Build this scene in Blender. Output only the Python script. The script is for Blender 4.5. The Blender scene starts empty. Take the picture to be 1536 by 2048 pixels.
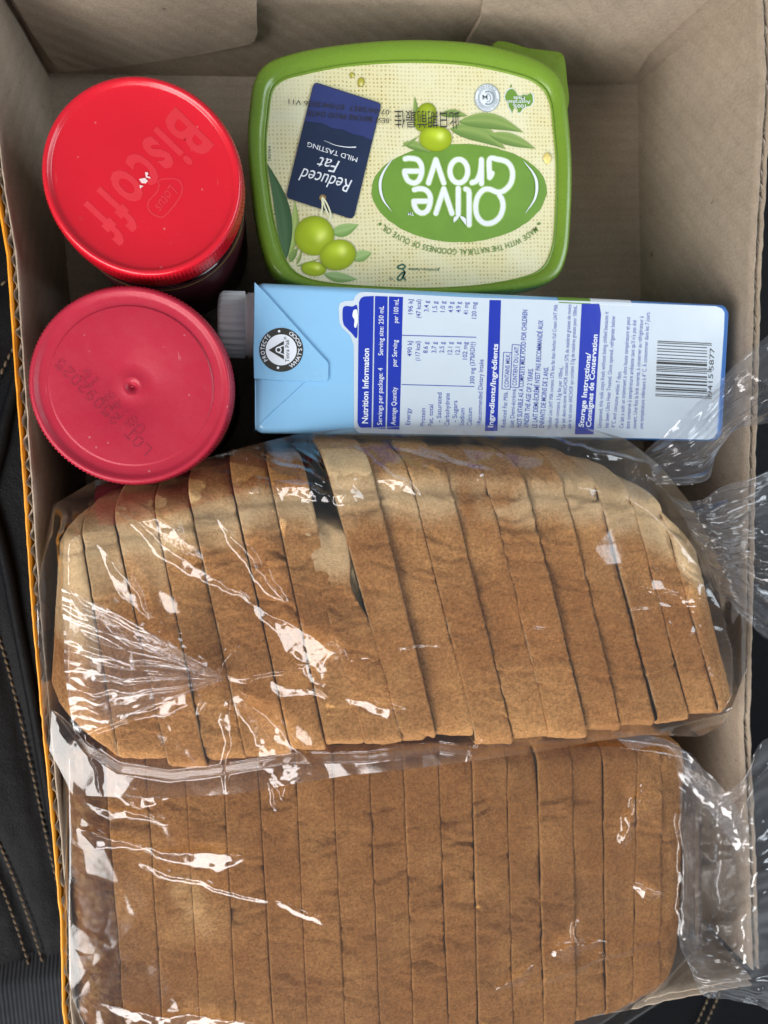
import bpy, math, random
import numpy as np
from mathutils import Matrix, Vector, Euler

# ------------------------------------------------------------------ camera, world, lamps, exposure
SC = bpy.context.scene
COL = SC.collection
CAM_LOC = (0.0898444, 0.2636860, 0.4061394)
CAM_ROT = (-0.0925354, -0.1542070, -0.0504324)
FPX = 1538.19                       # focal length in photograph pixels (1536 x 2048)
cd = bpy.data.cameras.new('camera')
cam = bpy.data.objects.new('camera', cd)
COL.objects.link(cam)
cam.location = CAM_LOC
cam.rotation_euler = CAM_ROT
cd.sensor_fit = 'VERTICAL'
cd.sensor_height = 36.0
cd.sensor_width = 27.0
cd.lens = 36.0 * FPX / 2048.0
cd.clip_start = 0.01
cd.clip_end = 20.0
cd.dof.use_dof = True
cd.dof.focus_distance = 0.295
cd.dof.aperture_fstop = 13.0
SC.camera = cam

w = bpy.data.worlds.new('World')
SC.world = w
w.use_nodes = True
bg = w.node_tree.nodes['Background']
bg.inputs[0].default_value = (0.86, 0.93, 1.0, 1)
bg.inputs[1].default_value = 0.21


def area(name, loc, target, sx, sy, power, col):
    ld = bpy.data.lights.new(name, 'AREA')
    ld.shape = 'RECTANGLE'
    ld.size = sx
    ld.size_y = sy
    ld.energy = power
    ld.color = col
    o = bpy.data.objects.new(name, ld)
    COL.objects.link(o)
    o.location = loc
    o.rotation_euler = (Vector(target) - Vector(loc)).to_track_quat('-Z', 'Y').to_euler()
    return o


area('window_light', (-0.64, -0.26, 0.82), (0.15, 0.2, 0.08), 0.95, 0.62, 13.0, (1.0, 0.97, 0.94))
area('door_light', (-0.12, -0.92, 0.58), (0.15, 0.2, 0.08), 0.80, 0.40, 7.0, (1.0, 0.95, 0.93))
area('far_window_light', (0.98, 0.38, 0.80), (0.15, 0.2, 0.08), 0.65, 0.45, 4.6, (0.84, 0.92, 1.0))

SC.view_settings.view_transform = 'Standard'
SC.view_settings.look = 'None'
SC.view_settings.exposure = 0.42
SC.view_settings.gamma = 1.0
SC.render.engine = 'CYCLES'
SC.cycles.transparent_max_bounces = 14
SC.cycles.max_bounces = 6
SC.cycles.diffuse_bounces = 3
SC.cycles.glossy_bounces = 3
SC.cycles.use_adaptive_sampling = True
SC.cycles.adaptive_threshold = 0.02
SC.cycles.use_denoising = True
SC.cycles.sample_clamp_indirect = 4.0

# ------------------------------------------------------------------ measuring: photograph pixel + height -> point in the place
RC = np.array(Euler(CAM_ROT, 'XYZ').to_matrix())
CC = np.array(CAM_LOC)


def at(x, y, z):
    x = np.asarray(x, float); y = np.asarray(y, float); z = np.asarray(z, float)
    x, y, z = np.broadcast_arrays(x, y, z)
    d = np.stack([(x - 768) / FPX, -(y - 1024) / FPX, -np.ones_like(x)], -1) @ RC.T
    t = (z - CC[2]) / d[..., 2]
    return CC + t[..., None] * d


def pxw(x, y, z):                    # metres per photograph pixel there
    return float(np.linalg.norm(at(x + 1, y, z) - at(x, y, z)))


# ------------------------------------------------------------------ small numeric noise
def _h(ix, iy, iz, seed):
    n = (ix * 374761393 + iy * 668265263 + iz * 2147483647 + seed * 1274126177) & 0xffffffff
    n = ((n ^ (n >> 13)) * 1274126177) & 0xffffffff
    n = (n ^ (n >> 16)) & 0xffff
    return n / 65535.0


def vnoise(x, y, z=0.0, seed=0):
    x, y, z = np.broadcast_arrays(np.asarray(x, float), np.asarray(y, float), np.asarray(z, float))
    fx, fy, fz = np.floor(x), np.floor(y), np.floor(z)
    ix, iy, iz = fx.astype(np.int64), fy.astype(np.int64), fz.astype(np.int64)
    tx, ty, tz = x - fx, y - fy, z - fz
    tx, ty, tz = [t * t * (3 - 2 * t) for t in (tx, ty, tz)]
    r = 0
    for a in (0, 1):
        for b in (0, 1):
            for c in (0, 1):
                wgt = (tx if a else 1 - tx) * (ty if b else 1 - ty) * (tz if c else 1 - tz)
                r = r + wgt * _h(ix + a, iy + b, iz + c, seed)
    return r


def fbm(x, y, z=0.0, seed=0, oct=4):
    r, a, f, s = 0, 1.0, 1.0, 0
    for k in range(oct):
        r = r + a * vnoise(np.asarray(x) * f, np.asarray(y) * f, np.asarray(z) * f, seed + k * 17)
        s += a; a *= 0.5; f *= 2.03
    return r / s


def sstep(a, b, x):
    t = np.clip((np.asarray(x, float) - a) / (b - a), 0, 1)
    return t * t * (3 - 2 * t)


def lerp(a, b, t): return a + (b - a) * t


# ------------------------------------------------------------------ objects
ORG = {}


def tag(o, label=None, cat=None, group=None, kind=None):
    if label: o['label'] = label
    if cat: o['category'] = cat
    if group: o['group'] = group
    if kind: o['kind'] = kind
    return o


def thing(name, loc, label, cat, group=None):
    o = bpy.data.objects.new(name, None)
    o.empty_display_size = 0.02
    COL.objects.link(o)
    o.location = loc
    ORG[o.name] = np.array(loc, float)
    return tag(o, label, cat, group)


def mesh(name, V, F, mat, parent=None, smooth=True, col=None, midx=None, kind=None):
    V = np.asarray(V, float).reshape(-1, 3)
    org = ORG[parent.name] if parent is not None else np.zeros(3)
    me = bpy.data.meshes.new(name)
    me.from_pydata((V - org).tolist(), [], [tuple(int(i) for i in f) for f in F] if not isinstance(F, np.ndarray) else F.tolist())
    mats = mat if isinstance(mat, (list, tuple)) else [mat]
    for m in mats: me.materials.append(m)
    if smooth:
        me.polygons.foreach_set('use_smooth', [True] * len(me.polygons))
    if midx is not None:
        me.polygons.foreach_set('material_index', np.asarray(midx, np.int32))
    if col is not None:
        ca = me.color_attributes.new('Col', 'FLOAT_COLOR', 'POINT')
        c = np.ones((len(V), 4)); c[:, :3] = col
        ca.data.foreach_set('color', c.ravel())
    me.update()
    o = bpy.data.objects.new(name, me)
    COL.objects.link(o)
    if parent is not None:
        o.parent = parent
        ORG[o.name] = org
    if kind: o['kind'] = kind
    return o


def gridF(nu, nv, off=0, closeu=False, closev=False, flip=False):
    F = []
    for i in range(nu if closeu else nu - 1):
        i2 = (i + 1) % nu
        for j in range(nv if closev else nv - 1):
            j2 = (j + 1) % nv
            q = (off + i * nv + j, off + i2 * nv + j, off + i2 * nv + j2, off + i * nv + j2)
            F.append(q[::-1] if flip else q)
    return F


class Geo:                            # collects several pieces of ONE part
    def __init__(s): s.V = []; s.F = []; s.C = []; s.n = 0; s.k = 0

    def lift(s):
        s.k += 1
        return 2e-6 * s.k

    def add(s, V, F, col=None):
        V = np.asarray(V, float).reshape(-1, 3)
        s.F += [tuple(int(i) + s.n for i in f) for f in F]
        s.V.append(V); s.n += len(V)
        c = np.ones((len(V), 3))
        if col is not None: c[:] = col
        s.C.append(c)

    def build(s, name, mat, parent, smooth=False, col=False, kind=None):
        return mesh(name, np.concatenate(s.V), s.F, mat, parent, smooth, np.concatenate(s.C) if col else None, kind=kind)


def spline(pts, n, closed=False):
    P = np.asarray(pts, float); m = len(P)
    out = []
    segs = m if closed else m - 1
    for i in range(segs):
        p0 = P[(i - 1) % m] if closed or i > 0 else 2 * P[0] - P[1]
        p1 = P[i]; p2 = P[(i + 1) % m]
        p3 = P[(i + 2) % m] if closed or i < m - 2 else 2 * P[-1] - P[-2]
        t = np.linspace(0, 1, n, endpoint=False)[:, None]
        out.append(0.5 * ((2 * p1) + (p2 - p0) * t + (2 * p0 - 5 * p1 + 4 * p2 - p3) * t ** 2 + (3 * p1 - p0 - 3 * p2 + p3) * t ** 3))
    out = np.concatenate(out)
    if not closed: out = np.vstack([out, P[-1:]])
    return out


# ------------------------------------------------------------------ materials
def newmat(name):
    m = bpy.data.materials.new(name)
    m.use_nodes = True
    nt = m.node_tree
    return m, nt, nt.nodes['Principled BSDF'], nt.nodes['Material Output']


def nd(nt, typ, **kw):
    n = nt.nodes.new(typ)
    for k, v in kw.items():
        if k.startswith('i_'):
            key = k[2:]
            n.inputs[int(key) if key.isdigit() else key.replace('_', ' ')].default_value = v
        else:
            setattr(n, k, v)
    return n


def bump(nt, bs, height, strength=0.3, dist=0.001, prev=None):
    b = nd(nt, 'ShaderNodeBump')
    b.inputs['Strength'].default_value = strength
    b.inputs['Distance'].default_value = dist
    nt.links.new(height, b.inputs['Height'])
    if prev is not None: nt.links.new(prev, b.inputs['Normal'])
    nt.links.new(b.outputs[0], bs.inputs['Normal'])
    return b.outputs[0]


def noise(nt, scale, detail=4.0, rough=0.55, vec=None):
    n = nd(nt, 'ShaderNodeTexNoise')
    n.inputs['Scale'].default_value = scale
    n.inputs['Detail'].default_value = detail
    n.inputs['Roughness'].default_value = rough
    if vec is not None: nt.links.new(vec, n.inputs['Vector'])
    return n


def ramp(nt, fac, stops):
    r = nd(nt, 'ShaderNodeValToRGB')
    el = r.color_ramp.elements
    while len(el) < len(stops): el.new(0.5)
    for e, (p, c) in zip(el, stops):
        e.position = p
        e.color = (*c, 1) if len(c) == 3 else c
    nt.links.new(fac, r.inputs[0])
    return r


def mixc(nt, typ, fac, a, b):
    m = nd(nt, 'ShaderNodeMix', data_type='RGBA', blend_type=typ)
    for s, v in ((m.inputs[0], fac), (m.inputs[6], a), (m.inputs[7], b)):
        if hasattr(v, 'links') or isinstance(v, bpy.types.NodeSocket): nt.links.new(v, s)
        else: s.default_value = v if not isinstance(v, tuple) or len(v) == 4 else (*v, 1)
    return m.outputs[2]


def objvec(nt):
    return nd(nt, 'ShaderNodeTexCoord').outputs['Object']


def plain(name, col, rough=0.4, spec=0.5, coat=0.0, grain=0.0, gscale=900, var=0.0, sss=0.0, metal=0.0, wavy=0.0, scuff=0.0):
    m, nt, bs, out = newmat(name)
    bs.inputs['Base Color'].default_value = (*col, 1)
    bs.inputs['Roughness'].default_value = rough
    bs.inputs['Specular IOR Level'].default_value = spec
    bs.inputs['Coat Weight'].default_value = coat
    bs.inputs['Coat Roughness'].default_value = 0.12
    bs.inputs['Metallic'].default_value = metal
    if sss:
        bs.inputs['Subsurface Weight'].default_value = sss
        bs.inputs['Subsurface Radius'].default_value = (0.004, 0.002, 0.001)
        bs.inputs['Subsurface Scale'].default_value = 0.3
    v = objvec(nt)
    if var:
        n = noise(nt, 60, 5, 0.6, v)
        r = ramp(nt, n.outputs[0], [(0.3, tuple(c * (1 - var) for c in col)), (0.7, tuple(min(1, c * (1 + var)) for c in col))])
        nt.links.new(r.outputs[0], bs.inputs['Base Color'])
    if scuff:
        vo = nd(nt, 'ShaderNodeTexVoronoi'); vo.inputs['Scale'].default_value = 260; nt.links.new(v, vo.inputs['Vector'])
        r_a = ramp(nt, vo.outputs['Distance'], [(0.07, (1, 1, 1)), (0.12, (0, 0, 0))])
        n_a = noise(nt, 90, 2, 0.5, v); r_b = ramp(nt, n_a.outputs[0], [(0.56, (0, 0, 0)), (0.62, (1, 1, 1))])
        mp_ = nd(nt, 'ShaderNodeMapping'); mp_.inputs['Scale'].default_value = (900, 60, 300); mp_.inputs['Rotation'].default_value = (0, 0, 0.7); nt.links.new(v, mp_.inputs[0])
        n_s = noise(nt, 1.0, 2, 0.5, mp_.outputs[0]); r_s = ramp(nt, n_s.outputs[0], [(0.70, (0, 0, 0)), (0.76, (0.5, 0.5, 0.5))])
        fs = mixc(nt, 'ADD', 1.0, mixc(nt, 'MULTIPLY', 1.0, r_a.outputs[0], r_b.outputs[0]), mixc(nt, 'MULTIPLY', 1.0, r_s.outputs[0], r_b.outputs[0]))
        sf = nd(nt, 'ShaderNodeMath', operation='MULTIPLY'); nt.links.new(fs, sf.inputs[0]); sf.inputs[1].default_value = scuff
        nt.links.new(mixc(nt, 'MIX', sf.outputs[0], (*col, 1), (0.75, 0.6, 0.58, 1)), bs.inputs['Base Color'])
    pw = None
    if wavy:
        n = noise(nt, 38, 3, 0.5, v)
        pw = bump(nt, bs, n.outputs[0], wavy, 0.003)
    if grain:
        n = noise(nt, gscale, 3, 0.6, v)
        bump(nt, bs, n.outputs[0], grain, 0.0004, pw)
        n2 = noise(nt, 130, 5, 0.7, v)
        rr = ramp(nt, n2.outputs[0], [(0.35, (rough * 0.8,) * 3), (0.7, (min(1, rough * 1.3),) * 3)])
        nt.links.new(rr.outputs[0], bs.inputs['Roughness'])
    return m


def colattr(name, rough=0.4, coat=0.0, spec=0.5):
    m, nt, bs, out = newmat(name)
    a = nd(nt, 'ShaderNodeVertexColor', layer_name='Col')
    nt.links.new(a.outputs[0], bs.inputs['Base Color'])
    bs.inputs['Roughness'].default_value = rough
    bs.inputs['Coat Weight'].default_value = coat
    bs.inputs['Specular IOR Level'].default_value = spec
    return m


def cardboard(name, base=(0.36, 0.275, 0.20), wave_axis='X', wscale=1.0):
    m, nt, bs, out = newmat(name)
    v = objvec(nt)
    n1 = noise(nt, 28, 6, 0.65, v)
    r1 = ramp(nt, n1.outputs[0], [(0.3, tuple(c * 0.86 for c in base)), (0.7, tuple(c * 1.1 for c in base))])
    n2 = noise(nt, 900, 4, 0.7, v)
    r2 = ramp(nt, n2.outputs[0], [(0.33, (0.78, 0.77, 0.76)), (0.62, (1.08, 1.08, 1.08))])
    c = mixc(nt, 'MULTIPLY', 0.8, r1.outputs[0], r2.outputs[0])
    # pale and dark pulp flecks
    n3 = nd(nt, 'ShaderNodeTexVoronoi'); n3.inputs['Scale'].default_value = 330
    nt.links.new(v, n3.inputs['Vector'])
    r3 = ramp(nt, n3.outputs['Distance'], [(0.05, (1, 1, 1)), (0.12, (0, 0, 0))])
    n3b = noise(nt, 210, 2, 0.5, v)
    r3b = ramp(nt, n3b.outputs[0], [(0.58, (0, 0, 0)), (0.66, (1, 1, 1))])
    f3 = mixc(nt, 'MULTIPLY', 1.0, r3.outputs[0], r3b.outputs[0])
    c = mixc(nt, 'MIX', f3, c, (0.62, 0.55, 0.47, 1))
    n4 = noise(nt, 150, 2, 0.5, v)
    r4 = ramp(nt, n4.outputs[0], [(0.20, (1, 1, 1)), (0.24, (0, 0, 0))])
    c = mixc(nt, 'MIX', r4.outputs[0], c, (0.13, 0.085, 0.06, 1))
    card_c = c
    bs.inputs['Roughness'].default_value = 0.82
    bs.inputs['Specular IOR Level'].default_value = 0.25
    wv = nd(nt, 'ShaderNodeTexWave', wave_type='BANDS', bands_direction=wave_axis)
    wv.inputs['Scale'].default_value = 52 * wscale
    wv.inputs['Distortion'].default_value = 1.4
    wv.inputs['Detail'].default_value = 2
    wv.inputs['Detail Scale'].default_value = 0.6
    nt.links.new(v, wv.inputs['Vector'])
    rw = ramp(nt, wv.outputs['Fac'], [(0.0, (0.90, 0.895, 0.89)), (0.35, (1.02, 1.02, 1.02))])
    nt.links.new(mixc(nt, 'MULTIPLY', 0.4, card_c, rw.outputs[0]), bs.inputs['Base Color'])
    b1 = bump(nt, bs, wv.outputs['Fac'], 0.12, 0.0012)
    b2 = bump(nt, bs, n1.outputs[0], 0.25, 0.004, b1)
    bump(nt, bs, n2.outputs[0], 0.25, 0.0004, b2)
    return m


def film(name, haze=0.03, rough=0.06, gain=1.0, tint=(0.985, 0.985, 0.99), bscale=120, bstr=0.25):
    m = bpy.data.materials.new(name)
    m.use_nodes = True
    nt = m.node_tree
    nt.nodes.clear()
    out = nd(nt, 'ShaderNodeOutputMaterial')
    v = objvec(nt)
    n = noise(nt, bscale, 3, 0.55, v)
    vo = nd(nt, 'ShaderNodeTexVoronoi', feature='DISTANCE_TO_EDGE'); vo.inputs['Scale'].default_value = bscale * 1.1
    nw = noise(nt, bscale * 0.7, 2, 0.5, v)
    ad = nd(nt, 'ShaderNodeVectorMath', operation='MULTIPLY_ADD')
    nt.links.new(nw.outputs[1], ad.inputs[0]); ad.inputs[1].default_value = (0.02, 0.02, 0.02); nt.links.new(v, ad.inputs[2])
    nt.links.new(ad.outputs[0], vo.inputs['Vector'])
    mr = ramp(nt, vo.outputs[0], [(0.0, (0, 0, 0)), (0.16, (1, 1, 1))])
    mk = noise(nt, 26, 2, 0.5, v)
    mk2 = ramp(nt, mk.outputs[0], [(0.48, (0, 0, 0)), (0.62, (1, 1, 1))])
    hh = mixc(nt, 'MULTIPLY', 1.0, mr.outputs[0], mk2.outputs[0])
    b = nd(nt, 'ShaderNodeBump'); b.inputs['Strength'].default_value = bstr; b.inputs['Distance'].default_value = 0.0012
    nt.links.new(n.outputs[0], b.inputs['Height'])
    b2 = nd(nt, 'ShaderNodeBump'); b2.inputs['Strength'].default_value = bstr * 0.8; b2.inputs['Distance'].default_value = 0.0008
    nt.links.new(hh, b2.inputs['Height']); nt.links.new(b.outputs[0], b2.inputs['Normal'])
    fr = nd(nt, 'ShaderNodeFresnel'); fr.inputs['IOR'].default_value = 1.5
    nt.links.new(b2.outputs[0], fr.inputs['Normal'])
    mul = nd(nt, 'ShaderNodeMath', operation='MULTIPLY', use_clamp=True)
    nt.links.new(fr.outputs[0], mul.inputs[0]); mul.inputs[1].default_value = 1.9 * gain
    mn = nd(nt, 'ShaderNodeMath', operation='MINIMUM'); nt.links.new(mul.outputs[0], mn.inputs[0]); mn.inputs[1].default_value = 0.55
    tr = nd(nt, 'ShaderNodeBsdfTransparent'); tr.inputs[0].default_value = (*tint, 1)
    gl = nd(nt, 'ShaderNodeBsdfGlossy'); gl.inputs['Roughness'].default_value = rough; gl.inputs[0].default_value = (1, 1, 1, 1)
    nt.links.new(b2.outputs[0], gl.inputs['Normal'])
    df = nd(nt, 'ShaderNodeBsdfDiffuse'); df.inputs[0].default_value = (0.82, 0.83, 0.88, 1)
    tl = nd(nt, 'ShaderNodeBsdfTranslucent'); tl.inputs[0].default_value = (0.82, 0.83, 0.88, 1)
    ms = nd(nt, 'ShaderNodeMixShader'); ms.inputs[0].default_value = 0.5
    nt.links.new(df.outputs[0], ms.inputs[1]); nt.links.new(tl.outputs[0], ms.inputs[2])
    m0 = nd(nt, 'ShaderNodeMixShader'); m0.inputs[0].default_value = haze
    nt.links.new(tr.outputs[0], m0.inputs[1]); nt.links.new(ms.outputs[0], m0.inputs[2])
    m1 = nd(nt, 'ShaderNodeMixShader')
    nt.links.new(mn.outputs[0], m1.inputs[0]); nt.links.new(m0.outputs[0], m1.inputs[1]); nt.links.new(gl.outputs[0], m1.inputs[2])
    nt.links.new(m1.outputs[0], out.inputs['Surface'])
    return m


def leather():
    m, nt, bs, out = newmat('black_leather')
    v = objvec(nt)
    bs.inputs['Base Color'].default_value = (0.0045, 0.005, 0.0062, 1)
    bs.inputs['Roughness'].default_value = 0.5
    bs.inputs['Specular IOR Level'].default_value = 0.09
    vo = nd(nt, 'ShaderNodeTexVoronoi', feature='DISTANCE_TO_EDGE'); vo.inputs['Scale'].default_value = 620
    n = noise(nt, 300, 3, 0.6, v)
    ad = nd(nt, 'ShaderNodeVectorMath', operation='MULTIPLY_ADD')
    nt.links.new(n.outputs[1], ad.inputs[0]); ad.inputs[1].default_value = (0.002, 0.002, 0.002); nt.links.new(v, ad.inputs[2])
    nt.links.new(ad.outputs[0], vo.inputs['Vector'])
    r = ramp(nt, vo.outputs[0], [(0.0, (0, 0, 0)), (0.25, (1, 1, 1))])
    b = bump(nt, bs, r.outputs[0], 0.2, 0.0005)
    n2 = noise(nt, 25, 4, 0.6, v)
    bump(nt, bs, n2.outputs[0], 0.4, 0.004, b)
    return m


def crust():
    m, nt, bs, out = newmat('bread_crust')
    v = objvec(nt)
    a = nd(nt, 'ShaderNodeVertexColor', layer_name='Col')
    n1 = noise(nt, 800, 6, 0.8, v)
    r1 = ramp(nt, n1.outputs[0], [(0.37, (0.70, 0.63, 0.56)), (0.5, (1.0, 1.0, 1.0)), (0.62, (1.28, 1.34, 1.42))])
    sepc = nd(nt, 'ShaderNodeSeparateColor'); nt.links.new(a.outputs[0], sepc.inputs[0])
    pf = nd(nt, 'ShaderNodeMapRange'); nt.links.new(sepc.outputs[2], pf.inputs[0])
    for k_, v_ in ((1, 0.13), (2, 0.40), (3, 1.0), (4, 0.35)): pf.inputs[k_].default_value = v_
    c = mixc(nt, 'MULTIPLY', pf.outputs[0], a.outputs[0], r1.outputs[0])
    n2 = noise(nt, 190, 6, 0.7, v)
    r2 = ramp(nt, n2.outputs[0], [(0.33, (0.88, 0.85, 0.80)), (0.65, (1.08, 1.08, 1.08))])
    c = mixc(nt, 'MULTIPLY', pf.outputs[0], c, r2.outputs[0])
    vo = nd(nt, 'ShaderNodeTexVoronoi'); vo.inputs['Scale'].default_value = 420
    nt.links.new(v, vo.inputs['Vector'])
    r3 = ramp(nt, vo.outputs['Distance'], [(0.08, (1, 1, 1)), (0.16, (0, 0, 0))])
    n3 = noise(nt, 260, 2, 0.5, v)
    r3b = ramp(nt, n3.outputs[0], [(0.57, (0, 0, 0)), (0.67, (1, 1, 1))])
    f = mixc(nt, 'MULTIPLY', 1.0, r3.outputs[0], r3b.outputs[0])
    c = mixc(nt, 'MIX', f, c, mixc(nt, 'MULTIPLY', 1.0, c, (1.45, 1.5, 1.55, 1)))
    nt.links.new(c, bs.inputs['Base Color'])
    bs.inputs['Roughness'].default_value = 0.72
    bs.inputs['Specular IOR Level'].default_value = 0.22
    b1 = bump(nt, bs, n2.outputs[0], 0.55, 0.0016)
    bump(nt, bs, n1.outputs[0], 1.0, 0.0014, b1)
    return m


def crumb():
    m, nt, bs, out = newmat('bread_crumb')
    v = objvec(nt)
    n1 = noise(nt, 500, 5, 0.7, v)
    r1 = ramp(nt, n1.outputs[0], [(0.3, (0.50, 0.36, 0.17)), (0.62, (0.74, 0.60, 0.36))])
    nt.links.new(r1.outputs[0], bs.inputs['Base Color'])
    bs.inputs['Roughness'].default_value = 0.9
    bs.inputs['Specular IOR Level'].default_value = 0.1
    bump(nt, bs, n1.outputs[0], 0.8, 0.0012)
    return m


def burlap():
    m, nt, bs, out = newmat('printed_burlap_label')
    v = objvec(nt)
    n = noise(nt, 55, 3, 0.5, v)
    ad = nd(nt, 'ShaderNodeVectorMath', operation='MULTIPLY_ADD')
    nt.links.new(n.outputs[1], ad.inputs[0]); ad.inputs[1].default_value = (0.0022, 0.0022, 0); nt.links.new(v, ad.inputs[2])
    ws = []
    for ax in 'XY':
        wv = nd(nt, 'ShaderNodeTexWave', wave_type='BANDS', bands_direction=ax)
        wv.inputs['Scale'].default_value = 190
        wv.inputs['Distortion'].default_value = 0.8
        wv.inputs['Detail'].default_value = 1
        nt.links.new(ad.outputs[0], wv.inputs['Vector'])
        ws.append(wv.outputs['Fac'])
    mn = nd(nt, 'ShaderNodeMath', operation='MULTIPLY'); nt.links.new(ws[0], mn.inputs[0]); nt.links.new(ws[1], mn.inputs[1])
    n2 = noise(nt, 30, 4, 0.6, v)
    n3 = noise(nt, 420, 2, 0.6, v)
    r2 = ramp(nt, n2.outputs[0], [(0.35, (0.25,) * 3), (0.62, (1,) * 3)])
    r3 = ramp(nt, n3.outputs[0], [(0.35, (0.2,) * 3), (0.62, (1,) * 3)])
    hole = ramp(nt, mn.outputs[0], [(0.34, (0,) * 3), (0.75, (1,) * 3)])
    f = mixc(nt, 'MULTIPLY', 1.0, hole.outputs[0], r2.outputs[0])
    f = mixc(nt, 'MULTIPLY', 1.0, f, r3.outputs[0])
    base = ramp(nt, n2.outputs[0], [(0.3, (0.80, 0.80, 0.56)), (0.7, (0.78, 0.71, 0.38))])
    c = mixc(nt, 'MIX', f, base.outputs[0], (0.36, 0.28, 0.06, 1))
    nt.links.new(c, bs.inputs['Base Color'])
    bs.inputs['Roughness'].default_value = 0.35
    bs.inputs['Coat Weight'].default_value = 0.25
    return m


M = {}
M['card'] = cardboard('brown_cardboard', (0.410, 0.332, 0.252), 'DIAGONAL')
M['card_floor'] = cardboard('brown_cardboard_floor', (0.410, 0.332, 0.252), 'Y')
M['cut'] = plain('torn_cardboard_edge', (0.40, 0.345, 0.28), 0.9, 0.2, var=0.35, grain=0.5)
M['orange'] = plain('orange_printed_liner', (0.90, 0.36, 0.015), 0.45, var=0.06)
M['red_a'] = plain('bright_red_plastic', (0.60, 0.008, 0.022), 0.24, 0.5, coat=0.15, grain=0.05, wavy=0.06, scuff=0.2)
M['red_a_emb'] = plain('embossed_red_plastic', (0.63, 0.030, 0.044), 0.42, 0.35, grain=0.25, gscale=2500)
M['red_b'] = plain('matt_crimson_plastic', (0.42, 0.018, 0.043), 0.38, 0.38, grain=0.14, gscale=1800, wavy=0.08, scuff=0.22)
M['spark'] = plain('moulding_gate_glint', (0.8, 0.6, 0.6), 0.3)  # pale colour for the painted glints on the lid's centre nub
M['ink_b'] = plain('dark_red_ink', (0.21, 0.013, 0.032), 0.5)
M['glass'] = plain('jar_glass', (0.85, 0.9, 0.85), 0.05, 0.6)
M['glass'].node_tree.nodes['Principled BSDF'].inputs['Transmission Weight'].default_value = 1.0
M['spread'] = plain('brown_biscuit_spread', (0.24, 0.105, 0.03), 0.35)
M['jar_label'] = plain('dark_jar_label', (0.045, 0.008, 0.012), 0.4)
M['jar_gold'] = plain('gold_label_band', (0.28, 0.19, 0.07), 0.4)
M['green_lid'] = plain('green_plastic', (0.165, 0.29, 0.024), 0.26, 0.5, coat=0.2, grain=0.06, wavy=0.10)
M['burlap'] = burlap()
M['art'] = colattr('printed_artwork', 0.35, 0.2)
M['white_ink'] = plain('white_print', (0.80, 0.86, 0.93), 0.35)
M['pale_green'] = plain('pale_green_print', (0.42, 0.62, 0.20), 0.35)
M['grove'] = plain('green_oval_print', (0.165, 0.325, 0.045), 0.35, var=0.10)
M['green_ink'] = plain('green_print', (0.13, 0.26, 0.05), 0.4)
M['dkgreen_ink'] = plain('dark_green_print', (0.02, 0.13, 0.09), 0.4)
M['cream_ink'] = plain('cream_print', (0.80, 0.82, 0.55), 0.4)
M['black_ink'] = plain('black_ink', (0.035, 0.035, 0.03), 0.5)
M['grey_ink'] = plain('grey_print', (0.30, 0.38, 0.40), 0.4)
M['navy'] = plain('navy_tag_print', (0.014, 0.028, 0.072), 0.4, var=0.10)
M['navy2'] = plain('blue_tag_print', (0.030, 0.045, 0.17), 0.4, var=0.10)
M['panel'] = plain('white_label_print', (0.60, 0.685, 0.77), 0.28, coat=0.4, var=0.015, wavy=0.16)
M['blue_ink'] = plain('blue_label_print', (0.012, 0.035, 0.42), 0.28, coat=0.4, wavy=0.16)
M['text_blue'] = plain('blue_text_print', (0.05, 0.085, 0.42), 0.4)
M['cap'] = plain('white_cap_plastic', (0.90, 0.91, 0.92), 0.38, 0.5, grain=0.03)
M['flap'] = plain('light_blue_carton_flap', (0.27, 0.56, 0.84), 0.26, coat=0.4, grain=0.08, gscale=1300, wavy=0.25)
M['butter'] = plain('spilt_margarine', (0.80, 0.66, 0.22), 0.35)
M['crust'] = crust()
M['crumb'] = crumb()
M['film'] = film('clear_bag_film', 0.009, 0.11, 0.85, bscale=60, bstr=0.10)
M['film2'] = film('crumpled_bag_film', 0.062, 0.15, 1.1, (0.965, 0.97, 0.985), bscale=70, bstr=0.20)
M['leather'] = leather()
M['thread'] = plain('tan_thread', (0.13, 0.10, 0.065), 0.8, 0.2)
M['fabric'] = plain('grey_ribbed_fabric', (0.020, 0.023, 0.028), 0.9, 0.2, grain=0.4, gscale=1200)

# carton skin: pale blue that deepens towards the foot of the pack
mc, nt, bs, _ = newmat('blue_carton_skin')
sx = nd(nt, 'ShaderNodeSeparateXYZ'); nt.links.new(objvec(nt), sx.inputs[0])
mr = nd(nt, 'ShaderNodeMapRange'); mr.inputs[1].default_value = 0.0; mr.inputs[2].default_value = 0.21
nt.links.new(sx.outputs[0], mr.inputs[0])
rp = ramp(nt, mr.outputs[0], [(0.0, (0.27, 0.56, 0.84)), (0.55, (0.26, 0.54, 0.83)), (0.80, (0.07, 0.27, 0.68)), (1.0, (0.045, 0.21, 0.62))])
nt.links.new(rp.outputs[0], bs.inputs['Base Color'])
bs.inputs['Roughness'].default_value = 0.30
bs.inputs['Coat Weight'].default_value = 0.3
n_ = noise(nt, 1300, 2, 0.5, objvec(nt)); b_ = bump(nt, bs, n_.outputs[0], 0.08, 0.0003)
n_ = noise(nt, 35, 3, 0.5, objvec(nt)); bump(nt, bs, n_.outputs[0], 0.3, 0.0025, b_)
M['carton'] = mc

# ------------------------------------------------------------------ lettering (real flat glyph outlines, laid on the surface)
_tc = {}


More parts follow.
